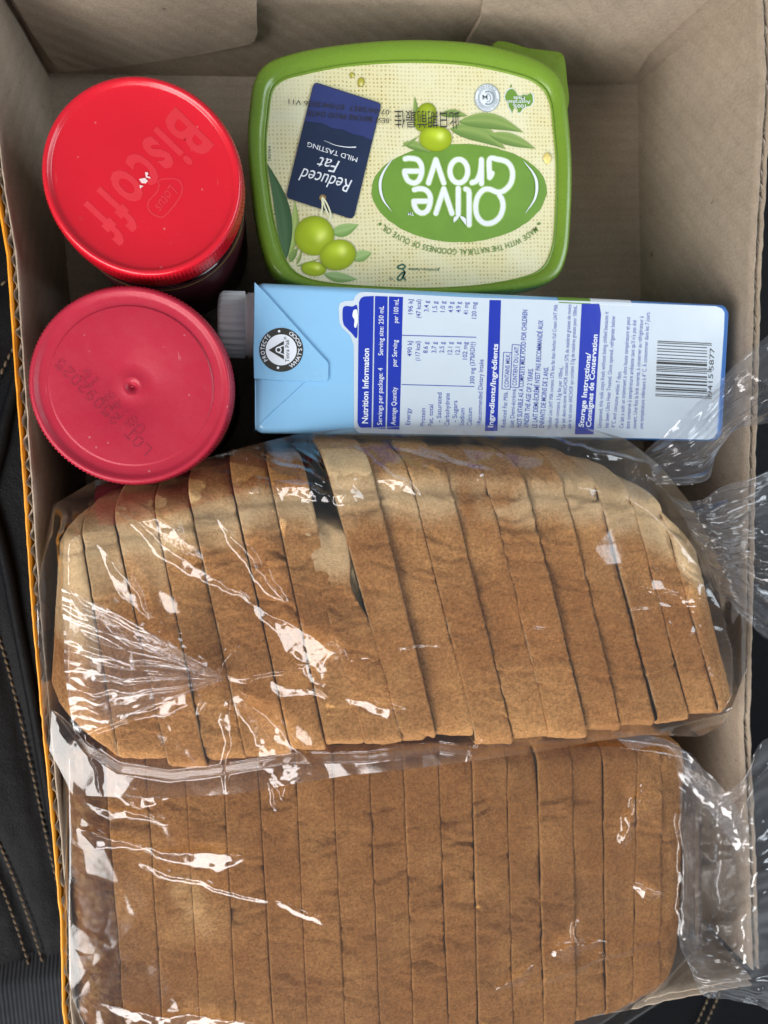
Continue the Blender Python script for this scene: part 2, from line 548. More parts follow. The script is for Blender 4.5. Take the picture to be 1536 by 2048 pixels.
def glyphs(s, offset=0.0, shear=0.0, spacing=1.0):
    key = (s, offset, shear, spacing)
    if key in _tc: return _tc[key]
    cu = bpy.data.curves.new('t', 'FONT')
    cu.body = s; cu.offset = offset; cu.shear = shear; cu.space_character = spacing
    cu.resolution_u = 3; cu.fill_mode = 'FRONT'
    o = bpy.data.objects.new('t', cu)
    COL.objects.link(o)
    me = o.to_mesh()
    V = np.zeros(len(me.vertices) * 3); me.vertices.foreach_get('co', V)
    F = [tuple(p.vertices) for p in me.polygons]
    o.to_mesh_clear()
    bpy.data.objects.remove(o); bpy.data.curves.remove(cu)
    _tc[key] = (V.reshape(-1, 3)[:, :2], F)
    return _tc[key]


CAP = None


def cap():
    global CAP
    if CAP is None:
        V, _ = glyphs('H'); CAP = V[:, 1].max() - V[:, 1].min()
    return CAP


def text(g, s, p0, p1, h, z, offset=0.0, shear=0.0, bend=None):
    """baseline from photograph pixel p0 to p1, capital height h pixels, on the plane z"""
    V, F = glyphs(s, offset, shear)
    if not len(V): return
    a = at(*p0, z); b = at(*p1, z)
    d = b - a
    L = np.linalg.norm(d[:2]); d = d / L
    up = np.array([-d[1], d[0], 0])
    hs = h * pxw(*p0, z) / cap()
    x0, x1 = V[:, 0].min(), V[:, 0].max()
    t = (V[:, 0] - x0) / (x1 - x0) * L
    g.add(a + t[:, None] * d + (V[:, 1] * hs)[:, None] * up, F)


def text_path(g, s, pts, h, z, offset=0.0, width=None):
    """characters set one by one along a path of photograph pixels"""
    P = at(np.array(pts)[:, 0], np.array(pts)[:, 1], z)
    seg = np.linalg.norm(np.diff(P, axis=0), axis=1); S = np.concatenate([[0], np.cumsum(seg)])
    hs = h * pxw(*pts[0], z) / cap()
    adv = []
    for ch in s:
        if ch == ' ': adv.append(0.32); continue
        V, _ = glyphs(ch, offset); adv.append(V[:, 0].max() - V[:, 0].min() + 0.11)
    k = S[-1] / sum(adv)
    pos = 0
    for ch, a in zip(s, adv):
        if ch != ' ':
            V, F = glyphs(ch, offset)
            sm = (pos + a / 2) * k
            c = np.array([np.interp(sm, S, P[:, i]) for i in range(3)])
            c1 = np.array([np.interp(sm + 2e-4, S, P[:, i]) for i in range(3)]); c0 = np.array([np.interp(sm - 2e-4, S, P[:, i]) for i in range(3)])
            d = c1 - c0; d /= np.linalg.norm(d); up = np.array([-d[1], d[0], 0])
            x = (V[:, 0] - (V[:, 0].max() + V[:, 0].min()) / 2) * k
            g.add(c + x[:, None] * d + (V[:, 1] * hs)[:, None] * up + np.array([0, 0, g.lift()]), F)
        pos += a


def poly(g, pts, z, col=None, dz=0):
    z = z + g.lift()
    P = np.array(pts, float)
    V = at(P[:, 0], P[:, 1], z)
    g.add(V, [tuple(range(len(P)))[::-1]] if _area(V) < 0 else [tuple(range(len(P)))], col)


def _area(V):
    x, y = V[:, 0], V[:, 1]
    return 0.5 * np.sum(x * np.roll(y, -1) - y * np.roll(x, -1))


def stroke(g, pts, wpx, z, col=None, caps=True, taper=None):
    z = z + g.lift()
    P = np.array(pts, float)
    d = np.gradient(P, axis=0); d /= np.maximum(1e-9, np.linalg.norm(d, axis=1))[:, None]
    n = np.stack([-d[:, 1], d[:, 0]], 1)
    wv = np.full(len(P), wpx / 2.0) if taper is None else np.asarray(taper) / 2.0
    A = P + n * wv[:, None]; B = P - n * wv[:, None]
    V = np.concatenate([at(A[:, 0], A[:, 1], z), at(B[:, 0], B[:, 1], z)])
    m = len(P)
    F = [(i, m + i, m + i + 1, i + 1) for i in range(m - 1)]
    g.add(V, F, col)
    if caps:
        for e in (0, -1):
            th = np.linspace(0, 2 * np.pi, 12, endpoint=False)
            poly(g, np.stack([P[e, 0] + wv[e] * np.cos(th), P[e, 1] + wv[e] * np.sin(th)], 1), z, col)


def ellipse_pts(cx, cy, rx, ry, n=48, rot=0, a0=0, a1=2 * np.pi, endpoint=False):
    th = np.linspace(a0, a1, n, endpoint=endpoint)
    x, y = rx * np.cos(th), ry * np.sin(th)
    return np.stack([cx + x * np.cos(rot) - y * np.sin(rot), cy + x * np.sin(rot) + y * np.cos(rot)], 1)


def disc_art(g, cx, cy, rx, ry, rot, z, fn, nr=9, na=40):
    z = z + g.lift()
    """a printed ellipse with its own colouring fn(x, y) on the unit disc"""
    V, F, Cc = [], [], []
    for i in range(nr + 1):
        r = i / nr
        th = np.linspace(0, 2 * np.pi, na, endpoint=False)
        x, y = r * np.cos(th), r * np.sin(th)
        X = cx + rx * x * np.cos(rot) - ry * y * np.sin(rot)
        Y = cy + rx * x * np.sin(rot) + ry * y * np.cos(rot)
        V.append(at(X, Y, z)); Cc.append(fn(x, y))
    V = np.concatenate(V)
    F = [(i * na + j, (i + 1) * na + j, (i + 1) * na + (j + 1) % na, i * na + (j + 1) % na) for i in range(nr) for j in range(na)]
    F = [f[::-1] for f in F]
    g.add(V, F, np.concatenate(Cc))


def leaf_art(g, a, b, width, curve, z, c0=(0.16, 0.30, 0.05), c1=(0.36, 0.52, 0.14), n=16):
    z = z + g.lift()
    a = np.array(a, float); b = np.array(b, float)
    d = b - a; nrm = np.array([-d[1], d[0]]) / np.linalg.norm(d)
    V, Cc = [], []
    for i in range(n):
        t = i / (n - 1)
        c = a + d * t + nrm * curve * math.sin(math.pi * t)
        ww = width * math.sin(math.pi * min(1, t ** 0.8)) * 0.5 + 0.2
        for k, s in enumerate((-1, -0.5, 0, 0.5, 1)):
            V.append(c + nrm * ww * s)
            f = (0.9, 0.55, 0.75, 0.3, 0.1)[k]
            Cc.append(np.array(c0) * (1 - f) + np.array(c1) * f)
    V = np.array(V)
    g.add(at(V[:, 0], V[:, 1], z), gridF(n, 5, flip=True), np.array(Cc))


# ------------------------------------------------------------------ the car seat under the box
seat = thing('car_seat', (0.15, 0.2, -0.03), 'black leather car seat with tan stitching under the cardboard box', 'car seat')
zs = -0.022
seamsA = [[(-60, 1090), (0, 1275), (33, 1400), (62, 1530), (99, 1700), (130, 1830)],
          [(-30, 1640), (0, 1712), (33, 1800), (67, 1905), (90, 1990)],
          [(60, 655), (27, 696), (0, 751), (-40, 840)],
          [(70, 530), (45, 540), (0, 570), (-60, 600)],
          [(1452, 1940), (1425, 2000), (1398, 2060), (1370, 2130)]]
ridges = [[(-60, 900), (0, 1075), (40, 1270), (72, 1440), (115, 1690), (140, 1800)],
          [(60, 690), (38, 745), (14, 830), (0, 900), (-30, 1010)]]
xs = np.linspace(-0.30, 0.62, 250); ys = np.linspace(-0.40, 0.75, 250)
X, Y = np.meshgrid(xs, ys, indexing='ij')
Z = np.full_like(X, zs) + 0.004 * (fbm(X * 14, Y * 14, 0, 5, 3) - 0.5)
# side bolster swells up left of the box
Z += 0.016 * sstep(-0.03, -0.16, X)


def polydist(X, Y, pts):
    dm = np.full(X.shape, 9.0)
    for (ax, ay), (bx, by) in zip(pts[:-1], pts[1:]):
        dx, dy = bx - ax, by - ay
        t = np.clip(((X - ax) * dx + (Y - ay) * dy) / (dx * dx + dy * dy), 0, 1)
        dm = np.minimum(dm, np.hypot(X - ax - t * dx, Y - ay - t * dy))
    return dm


def seatz(x, y):
    return zs + 0.016 * float(sstep(-0.03, -0.16, x))


for s in seamsA:
    W_ = at(np.array(s)[:, 0], np.array(s)[:, 1], zs)[:, :2]
    Z -= 0.0025 * np.exp(-(polydist(X, Y, W_) / 0.0035) ** 2)
mesh('cushion', np.stack([X, Y, Z], -1), gridF(250, 250), M['leather'], seat)
for s in ridges:
    P2 = spline(at(np.array(s)[:, 0], np.array(s)[:, 1], zs + 0.002), 10)
    th = np.linspace(0, 2 * np.pi, 10, endpoint=False)
    V = np.stack([np.stack([p[0] + 0.0035 * np.cos(th), p[1] + 0 * th, seatz(p[0], p[1]) + 0.001 + 0.0035 * np.sin(th)], -1) for p in P2])
    mesh('piping', V, gridF(len(P2), 10, closev=True), M['leather'], seat)
rng = random.Random(4)
for si, s in enumerate(seamsA):
    g = Geo()
    for off in ((0.0,) if si in (0, 2, 3) else (-0.0035, 0.0035)):
        P2 = spline(at(np.array(s)[:, 0], np.array(s)[:, 1], zs), 30)
        P2[:, 0] += off
        L = np.concatenate([[0], np.cumsum(np.linalg.norm(np.diff(P2[:, :2], axis=0), axis=1))])
        q = 0
        while q + 0.0036 < L[-1]:
            a = np.array([np.interp(q, L, P2[:, i]) for i in range(3)]); b = np.array([np.interp(q + 0.0034, L, P2[:, i]) for i in range(3)])
            q += 0.0042
            d = (b - a) / np.linalg.norm(b - a); n = np.array([-d[1], d[0], 0])
            th = np.linspace(0, 2 * np.pi, 6, endpoint=False)
            V = []
            for t, r in ((0, 0.0002), (0.25, 0.0006), (0.75, 0.0006), (1, 0.0002)):
                c = a + (b - a) * t; c = np.array([c[0], c[1], seatz(c[0], c[1]) - 0.0006 + 0.0006 * math.sin(math.pi * t)])
                c = c + n * 0.0004 * (t - 0.5)
                V.append(c + r * np.cos(th)[:, None] * n + r * np.sin(th)[:, None] * np.array([0, 0, 1]))
            g.add(np.concatenate(V), gridF(4, 6, closev=True))
    g.build('stitching', M['thread'], seat, True, kind='stuff')
# ribbed fabric in front of the seat edge
xs = np.linspace(-0.12, 0.06, 420)
V = []
c0 = at(-80, 1922, zs); c1 = at(160, 1896, zs)
for j in range(20):
    yv = np.interp(xs, [c0[0], c1[0]], [c0[1], c1[1]]) - 0.10 * j / 19
    zz = zs + 0.016 * sstep(-0.03, -0.16, xs) + 0.004 + 0.0009 * np.abs(np.sin(xs * math.pi / 0.0021)) - 0.008 * (1 - sstep(0, 0.12, j / 19.0))
    V.append(np.stack([xs, yv, zz], -1))
mesh('ribbed_fabric', np.array(V), gridF(20, 420), M['fabric'], seat)

# ------------------------------------------------------------------ the cardboard box
W, L, D = 0.300, 0.4437, 0.0955
box = thing('cardboard_box', (W / 2, L / 2, 0), 'open brown cardboard box with orange outside holding the groceries', 'box')
TH = 0.0036




def wall(name, bot, top, outward, nseg=160, seed=0, flare=0.0, skin='orange'):
    """bot / top: inner polylines (world); a liner, a fluted core and a printed outer liner"""
    bot = np.array(bot, float); top = np.array(top, float)
    tb = np.concatenate([[0], np.cumsum(np.linalg.norm(np.diff(bot, axis=0), axis=1))]); tb /= tb[-1]
    tt = np.concatenate([[0], np.cumsum(np.linalg.norm(np.diff(top, axis=0), axis=1))]); tt /= tt[-1]
    s = np.linspace(0, 1, nseg)
    Bp = np.stack([np.interp(s, tb, bot[:, i]) for i in range(3)], -1)
    Tp = np.stack([np.interp(s, tt, top[:, i]) for i in range(3)], -1)
    o = np.array(outward, float)
    length = np.linalg.norm(top[-1] - top[0])
    m = s * length
    jag = (fbm(m * 400, 0.3, 0, seed, 3) - 0.5) * 0.0016
    jag2 = (fbm(m * 260, 9.3, 0, seed + 3, 3) - 0.5) * 0.0022
    nh = 22
    V = []
    for k in range(nh):
        t = k / (nh - 1)
        P = lerp(Bp, Tp, t)
        bulge = 0.0012 * math.sin(math.pi * t) * (fbm(m * 16, t * 2, 0, seed + 7, 2) - 0.5) * 2
        P = P + o * bulge[:, None]
        if k == nh - 1: P[:, 2] += jag
        V.append(P)
    # turn over the liner's own thickness at the cut
    for dd, dz in ((0.0006, 0.0), (0.0007, -0.012)):
        P = Tp + o * dd; P[:, 2] += jag + dz; V.append(P)
    inner = mesh(name, np.array(V), gridF(len(V), nseg), M['card'], box)
    # flute
    n = 900
    s2 = np.linspace(0, 1, n); Tf = np.stack([np.interp(s2, tt, top[:, i]) for i in range(3)], -1)
    ph = s2 * length / 0.0074 * 2 * math.pi + 9.0 * fbm(s2 * length * 55, 2.2, 0, seed, 3)
    amp = 0.5 + 0.42 * np.sin(ph) * (0.25 + 1.1 * fbm(s2 * length * 70, 4.2, 0, seed + 1, 2)) + 0.25 * (fbm(s2 * length * 900, 7.7, 0, seed + 2, 2) - 0.5)
    fj = (fbm(s2 * length * 500, 1.3, 0, seed + 5, 3) - 0.5) * 0.0026 - 0.0014
    V = []
    for dz in (0.0, -0.014):
        for th_ in (0.0, 0.00035):
            P = Tf + o * (0.0007 + (TH - 0.0014) * amp + th_)[:, None]; P[:, 2] += fj + dz
            V.append(P)
    V = [V[2], V[0], V[1], V[3]]
    mesh('fluted_core', np.array(V), gridF(4, n), M['cut'], inner)
    # outer liner
    V = []
    for k, (t, ex) in enumerate(((1.0, -0.0007), (1.0, 0.0), (0.94, 0.35), (0.80, 0.8), (0.5, 1.0), (0.0, 1.0))):
        P = lerp(Bp, Tp, t) + o * (TH + max(0, ex) * flare + min(0, ex))
        fl = flare * max(0, ex)
        P = lerp(Bp, Tp, t) + (o[None, :] * (TH + min(0, ex) + fl * (0.75 + 0.5 * fbm(m * 20, 3.1, 0, seed + 9, 2)))[:, None])
        if k < 2: P[:, 2] += jag2 + 0.0002
        V.append(P)
    V = [V[0] - np.array([0, 0, 0.012])] + V
    ol = mesh('outer_liner', np.array(V), gridF(len(V), nseg), M[skin], inner)
    return inner


def PW(pts, z):
    p = np.array(pts, float); return at(p[:, 0], p[:, 1], z)


rimL = np.array([(0.004, 0.4437 + 0.0, D)] + [tuple(p) for p in PW([(-6, 230), (12, 380), (34, 505), (53, 778), (68, 1000), (85, 1250), (122, 1650), (140, 1850), (143, 2010)], D)] + [(-0.002, 0.0, D)])
rimL[0] = (0.001, L, D)
rimR = np.array([(0.306, L, D)] + [tuple(p) for p in PW([(1530, 150), (1508, 512), (1497, 900), (1490, 1254), (1485, 1450), (1497, 1700), (1503, 1900)], D)] + [(0.3012, 0.004, D)])
wall('left_wall', [(0, L, 0), (0, 0, 0)], rimL, (-1, 0, 0), seed=3, flare=0.0042)
wall('right_wall', [(W, L, 0), (W, 0, 0)], rimR, (1, 0, 0), seed=11, skin='card')
wall('far_wall', [(0, L, 0), (W, L, 0)], [(0.001, L + 0.001, D), (W / 2, L + 0.003, D), (0.306, L, D)], (0, 1, 0), seed=21)
nr = PW([(1270, 2003), (1340, 1985), (1420, 1970), (1502, 1955)], D)
wall('near_wall', [(0, 0.004, 0), (W, 0.004, 0)], [(-0.002, nr[0][1] - 0.004, D)] + [tuple(p) for p in nr], (0, -1, 0), seed=31, skin='card')
g = Geo()
nx, ny = 60, 80
xs, ys = np.linspace(-0.0005, W + 0.0005, nx), np.linspace(-0.001, L + 0.0005, ny)
X, Y = np.meshgrid(xs, ys, indexing='ij')
Zf = 0.0008 * (fbm(X * 18, Y * 18, 0, 2, 3) - 0.5)
mesh('floor_panel', np.stack([X, Y, Zf], -1), gridF(nx, ny), M['card_floor'], box)
mesh('under_panel', [(-TH, -TH, -0.004), (W + TH, -TH, -0.004), (W + TH, L + TH, -0.004), (-TH, L + TH, -0.004)], [(0, 1, 2, 3)], M['orange'], box)

# glued corner flap on the far wall, and the butt seam of the wall board
def far_pt(x, y, off=0.0):           # photograph pixel -> point on the far wall, off metres in front of it
    d = RC @ np.array([(x - 768) / FPX, -(y - 1024) / FPX, -1.0])
    t = (L - off - CC[1]) / d[1]
    return CC + t * d


def slab(name, pts, off, thick, mat, parent, n=(0, -1, 0)):
    front = np.array([far_pt(x, y, off + thick) for x, y in pts])
    back = front + np.array([0, thick, 0])
    m = len(pts)
    ins = front.mean(0)
    bev = front + (ins - front) * 0.004 + np.array([0, -0.0004, 0])
    V = np.concatenate([bev, front, back])
    F = [tuple(range(m))] + [(i, m + i, m + (i + 1) % m, (i + 1) % m) for i in range(m)] + [(m + i, 2 * m + i, 2 * m + (i + 1) % m, m + (i + 1) % m) for i in range(m)]
    o = mesh(name, V, F, mat, parent, smooth=False)
    return o


slab('corner_flap', [(-40, -120), (512, -120), (514, 40), (515, 66), (510, 80), (498, 88), (400, 108), (270, 128), (180, 139), (118, 143), (60, 60)], 0.0006, 0.0032, M['card'], box)
slab('wall_board', [(985, -130), (1700, -130), (1480, -60), (1300, 105), (1272, 150), (1262, 160), (1000, 157), (900, 150), (934, 84), (960, 40)], 0.0004, 0.0016, M['card'], box)

def score(name, a, b, wpx):
    """a pressed crease standing slightly proud of the far wall"""
    V = []
    for t in np.linspace(0, 1, 12):
        x, y = lerp(a[0], b[0], t), lerp(a[1], b[1], t)
        for dx, off in ((-wpx, 0.0019), (-wpx * 0.3, 0.0028), (0, 0.0022), (wpx * 0.35, 0.0027), (wpx, 0.0019)):
            V.append(far_pt(x + dx, y, off + 0.0003 * math.sin(t * 9)))
    mesh(name, np.array(V), gridF(12, 5), M['card'], box)


score('wall_crease', (1262, -40), (1188, 118), 14)
score('wall_crease', (1228, -40), (1158, 118), 9)


# ------------------------------------------------------------------ jars
def ring_profile(cx, cy, prof, n=96, rib=None):
    th = np.linspace(0, 2 * np.pi, n, endpoint=False)
    V = []
    for (r, z, rb) in prof:
        rr = r + rb * (np.abs(np.sin(th * n / 4)) if rib else 0)
        V.append(np.stack([cx + rr * np.cos(th), cy + rr * np.sin(th), np.full(n, z)], -1))
    return np.array(V), gridF(len(prof), n, closev=True)


def jar(lid_px, zt, rad, label, lidmat, kind):
    c = at(lid_px[0], lid_px[1], zt)
    t = thing('spread_jar', (c[0], c[1], 0), label, 'jar', 'screw lid spread jars in the box')
    cx, cy = c[0], c[1]
    n = 288
    rb = 0.0008
    if kind == 'a':      # flat disc with a thin raised rim
        top = [(0.0004, zt - 0.0016, 0), (rad * 0.5, zt - 0.0016, 0), (rad - 0.0036, zt - 0.0016, 0), (rad - 0.0030, zt - 0.0013, 0), (rad - 0.0024, zt - 0.0003, 0),
               (rad - 0.0016, zt, 0), (rad - 0.0008, zt - 0.0003, 0), (rad - 0.0003, zt - 0.0012, 0)]
    else:                # shallow stepped disc
        top = [(0.0005, zt - 0.0017, 0), (0.0023, zt - 0.0016, 0), (0.0029, zt - 0.0010, 0), (0.0036, zt - 0.0013, 0), (rad * 0.24, zt - 0.0013, 0), (rad * 0.25, zt - 0.00115, 0), (rad * 0.79, zt - 0.0011, 0), (rad * 0.797, zt - 0.0011, 0), (rad * 0.804, zt - 0.00165, 0), (rad * 0.815, zt - 0.0016, 0), (rad - 0.0042, zt - 0.0016, 0), (rad - 0.0032, zt - 0.0013, 0),
               (rad - 0.0024, zt - 0.0003, 0), (rad - 0.0016, zt, 0), (rad - 0.0008, zt - 0.0004, 0), (rad - 0.0004, zt - 0.0014, 0)]
    side = [(rad - 0.0006, zt - 0.0022, rb), (rad - 0.0004, zt - 0.0045, rb), (rad - 0.0002, zt - 0.013, rb), (rad + 0.0002, zt - 0.0145, 0), (rad + 0.0002, zt - 0.0165, 0), (rad - 0.002, zt - 0.0165, 0)]
    V, F = ring_profile(cx, cy, top + side, n, True)
    V = V.reshape(-1, 3); V = np.vstack([V, [[cx, cy, top[0][1]]]])
    F = F + [(len(V) - 1, i, (i + 1) % n) for i in range(n)]
    lid = mesh('lid', V, [f[::-1] for f in F[:-n]] + F[-n:], lidmat, t)
    br = rad - 0.0006
    body = [(rad - 0.004, zt - 0.0150, 0), (rad - 0.0015, zt - 0.018, 0), (br, zt - 0.022, 0), (br, 0.010, 0), (br - 0.002, 0.004, 0), (br - 0.008, 0.0012, 0), (0.001, 0.0022, 0)]
    V, F = ring_profile(cx, cy, body, 96)
    mesh('glass_body', V, [f[::-1] for f in F], M['glass'], t)
    V, F = ring_profile(cx, cy, [(0.001, zt - 0.024, 0), (br - 0.004, zt - 0.0235, 0), (br - 0.0016, zt - 0.026, 0), (br - 0.0016, 0.012, 0), (br - 0.004, 0.006, 0), (0.001, 0.005, 0)], 72)
    mesh('spread_filling', V, [f[::-1] for f in F], M['spread'], t)
    V, F = ring_profile(cx, cy, [(br + 0.0002, zt - 0.0235, 0), (br + 0.0003, zt - 0.0236, 0), (br + 0.0003, 0.016, 0)], 72)
    lb = mesh('paper_label', V, [f[::-1] for f in F], M['jar_label'], t)
    V, F = ring_profile(cx, cy, [(br + 0.00045, zt - 0.026, 0), (br + 0.00045, zt - 0.028, 0)], 72)
    mesh('gold_band', V, [f[::-1] for f in F], M['jar_gold'], lb)
    return t, lid


ZJ = 0.115
j1, lid1 = jar((287, 353), ZJ, 0.0345, 'jar with glossy bright red lid, raised biscuit spread lettering, in far left corner', M['red_a'], 'a')
j2, lid2 = jar((263.5, 772), ZJ, 0.0357, 'jar with matt crimson lid stamped with dotted lot code, against the left wall', M['red_b'], 'b')
zz = ZJ - 0.00153
g = Geo()
text_path(g, 'Biscoff', np.array([(lerp(357, 158, t), lerp(213, 424, t)) for t in np.linspace(0, 1, 30)]), 97, zz, 0.026)
g.build('lettering', M['red_a_emb'], lid1)
g = Geo()
text(g, 'Lotus', (340, 368), (308, 414), 22, zz, offset=0.004, shear=0.3)
g.build('emblem_lettering', M['red_a_emb'], lid1)
g = Geo(); text(g, '®', (161, 430), (155, 437), 8, zz); g.build('registered_mark', M['red_a_emb'], lid1)
g = Geo()
out = spline([(319, 360), (352, 358), (364, 372), (362, 390), (345, 415), (325, 434), (306, 428), (296, 416), (298, 402), (313, 385), (318, 372)], 6, True)
out = np.vstack([out, out[:1]])
stroke(g, out, 3.2, zz, caps=False)
g.build('emblem_outline', M['red_a_emb'], lid1)
g = Geo()
for pts in ([(278, 358), (290, 356), (296, 362), (291, 367), (283, 366)], [(290, 345), (294, 344), (297, 347), (294, 352), (300, 354), (301, 357), (292, 355)], [(279, 370), (287, 372), (280, 377)]):
    poly(g, pts, zz + 0.0003)
g.build('moulding_glint', M['spark'], lid1)  # reflections off the small centre nub, painted as flat pale facets


def dotted(g, s, p0, p1, h, z):
    font = {'0': '01110 10001 10001 10001 10001 10001 01110', '1': '00100 01100 00100 00100 00100 00100 01110', '2': '01110 10001 00001 00110 01000 10000 11111', '3': '11110 00001 00001 01110 00001 00001 11110',
            '4': '00010 00110 01010 10010 11111 00010 00010', '5': '11111 10000 11110 00001 00001 10001 01110', '6': '01110 10000 10000 11110 10001 10001 01110', '8': '01110 10001 10001 01110 10001 10001 01110',
            '9': '01110 10001 10001 01111 00001 00001 01110', 'L': '10000 10000 10000 10000 10000 10000 11111', 'O': '01110 10001 10001 10001 10001 10001 01110', 'T': '11111 00100 00100 00100 00100 00100 00100', ':': '00000 00100 00000 00000 00000 00100 00000', ' ': '00000 ' * 7}
    p0 = np.array(p0, float); p1 = np.array(p1, float)
    d = (p1 - p0); n = len(s); dl = np.linalg.norm(d); d /= dl
    up = np.array([d[1], -d[0]])
    for i, ch in enumerate(s):
        rows = font[ch].split()
        for r, row in enumerate(rows):
            for c, b in enumerate(row):
                if b == '1':
                    q = p0 + d * dl * (i + c * 0.155) / n + up * h * (6 - r) / 6.0
                    poly(g, ellipse_pts(q[0], q[1], 1.2, 1.2, 6), z)


g = Geo()
dotted(g, 'LOT:25092025', (303, 897), (116, 712), 19, ZJ - 0.00098)
dotted(g, '08:43 16', (289, 857), (166, 733), 19, ZJ - 0.00098)
g.build('lot_code', M['ink_b'], lid2)

# ------------------------------------------------------------------ margarine tub
ZT = 0.075
tub = thing('margarine_tub', (0.16, 0.374, 0), 'green lidded margarine tub with olive artwork, beside the far wall', 'tub')
outer = [(500, 205), (508, 160), (530, 126), (575, 106), (650, 90), (760, 78), (860, 76), (960, 84), (1050, 106), (1105, 134), (1130, 170), (1139, 230), (1146, 330), (1144, 430), (1136, 510), (1112, 556), (1050, 577), (960, 584), (860, 586), (740, 584), (640, 577), (575, 562), (538, 528), (514, 450), (500, 350), (495, 270)]
inner_ = [(537, 235), (545, 180), (566, 157), (605, 145), (680, 130), (770, 122), (860, 121), (950, 128), (1040, 148), (1082, 168), (1102, 200), (1109, 250), (1115, 330), (1113, 430), (1106, 495), (1085, 535), (1040, 554), (960, 568), (860, 574), (750, 571), (650, 562), (598, 546), (570, 512), (550, 445), (536, 350), (533, 285)]
NO = 8
Wo = at(*spline(outer, NO, True).T, ZT); Wi = at(*spline(inner_, NO, True).T, ZT)
m = len(Wo); cen = Wo.mean(0)
prof = [(-0.03, -0.013), (-0.015, -0.010), (0.0, -0.002), (0.07, -0.0004), (0.2, 0.0003), (0.5, 0.0004), (0.72, 0.0), (0.84, -0.0012), (0.93, -0.0016), (0.97, -0.0010), (1.0, -0.0013), (1.03, -0.0022)]
V = np.array([lerp(Wo, Wi, t) + np.array([0, 0, dz]) for t, dz in prof])
tlid = mesh('lid', V, gridF(len(prof), m, closev=True), M['green_lid'], tub)
tb = []
for sc, z in ((0.955, ZT - 0.006), (0.94, ZT - 0.016), (0.90, 0.035), (0.86, 0.006), (0.84, 0.002)):
    P = cen + (Wo - cen) * sc; P[:, 2] = z; tb.append(P)
tb.append(np.repeat(np.array([[cen[0], cen[1], 0.002]]), m, 0))
mesh('tub_body', np.array(tb), gridF(len(tb), m, closev=True), M['green_lid'], tub)
# pull corner of the tub standing out under the lid
ZTC = ZT - 0.012
cp = spline([(985, 88), (1060, 97), (1110, 103), (1124, 108), (1130, 122), (1134, 160), (1136, 215), (1100, 260), (1000, 200)], 5, True)
Pc = at(cp[:, 0], cp[:, 1], ZTC)
k = len(Pc)
Vc = np.concatenate([Pc + (Pc.mean(0) - Pc) * 0.03 + [0, 0, 0.0006], Pc, Pc - [0, 0, 0.003], Pc + (cen - Pc) * 0.1 - [0, 0, 0.02]])
mesh('pull_corner', Vc, [tuple(range(k))[::-1]] + [tuple(reversed(f)) for f in gridF(4, k, closev=True)], M['green_lid'], tub)
# printed label
ZL = ZT - 0.0020
g = Geo(); V = Wi + (Wi - cen) * 0.012; V[:, 2] = ZL
gV = np.vstack([V, [[cen[0], cen[1], ZL]]]); 
lab = mesh('printed_label', gV, [(m, (i + 1) % m, i) for i in range(m)], M['burlap'], tlid, smooth=False)
e = 0.00012
Zp = lambda k: ZL + e * k
TX = 720.0; TY = 60.0; TS = 3.491


def q4(x, y): return (TX + x / TS, TY + y / TS)


def Q4(pts): return np.array([q4(*p) for p in pts])


# green oval with a rough edge
th = np.linspace(0, 2 * np.pi, 140, endpoint=False)
rj = 1 + 0.012 * (fbm(np.cos(th) * 9, np.sin(th) * 9, 0, 8, 4) - 0.5) * 2
cx, cy = q4(692, 1140)
ov = np.stack([cx + 611 / TS * rj * np.cos(th) * (1 - 0.06 * np.sin(th)), cy + 343 / TS * rj * np.sin(th)], 1)
g = Geo(); poly(g, ov, Zp(1)); g.build('green_oval', M['grove'], tlid)
# olives and leaves (printed)
class Art:
    k = 0

    @staticmethod
    def piece(name, fn, *a):
        g_ = Geo(); g_.k = Art.k; Art.k += 1
        fn(g_, *a)
        g_.build(name, M['art'], tlid, col=True)


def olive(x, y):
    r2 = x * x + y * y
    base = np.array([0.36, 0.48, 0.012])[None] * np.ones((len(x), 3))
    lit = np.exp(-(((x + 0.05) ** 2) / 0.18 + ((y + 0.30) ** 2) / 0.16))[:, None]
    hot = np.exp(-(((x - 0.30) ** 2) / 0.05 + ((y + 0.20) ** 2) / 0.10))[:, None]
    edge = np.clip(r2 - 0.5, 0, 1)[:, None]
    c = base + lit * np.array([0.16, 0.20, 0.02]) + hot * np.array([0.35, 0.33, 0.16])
    return np.clip(c * (1 - 0.5 * edge) , 0.01, 0.95)


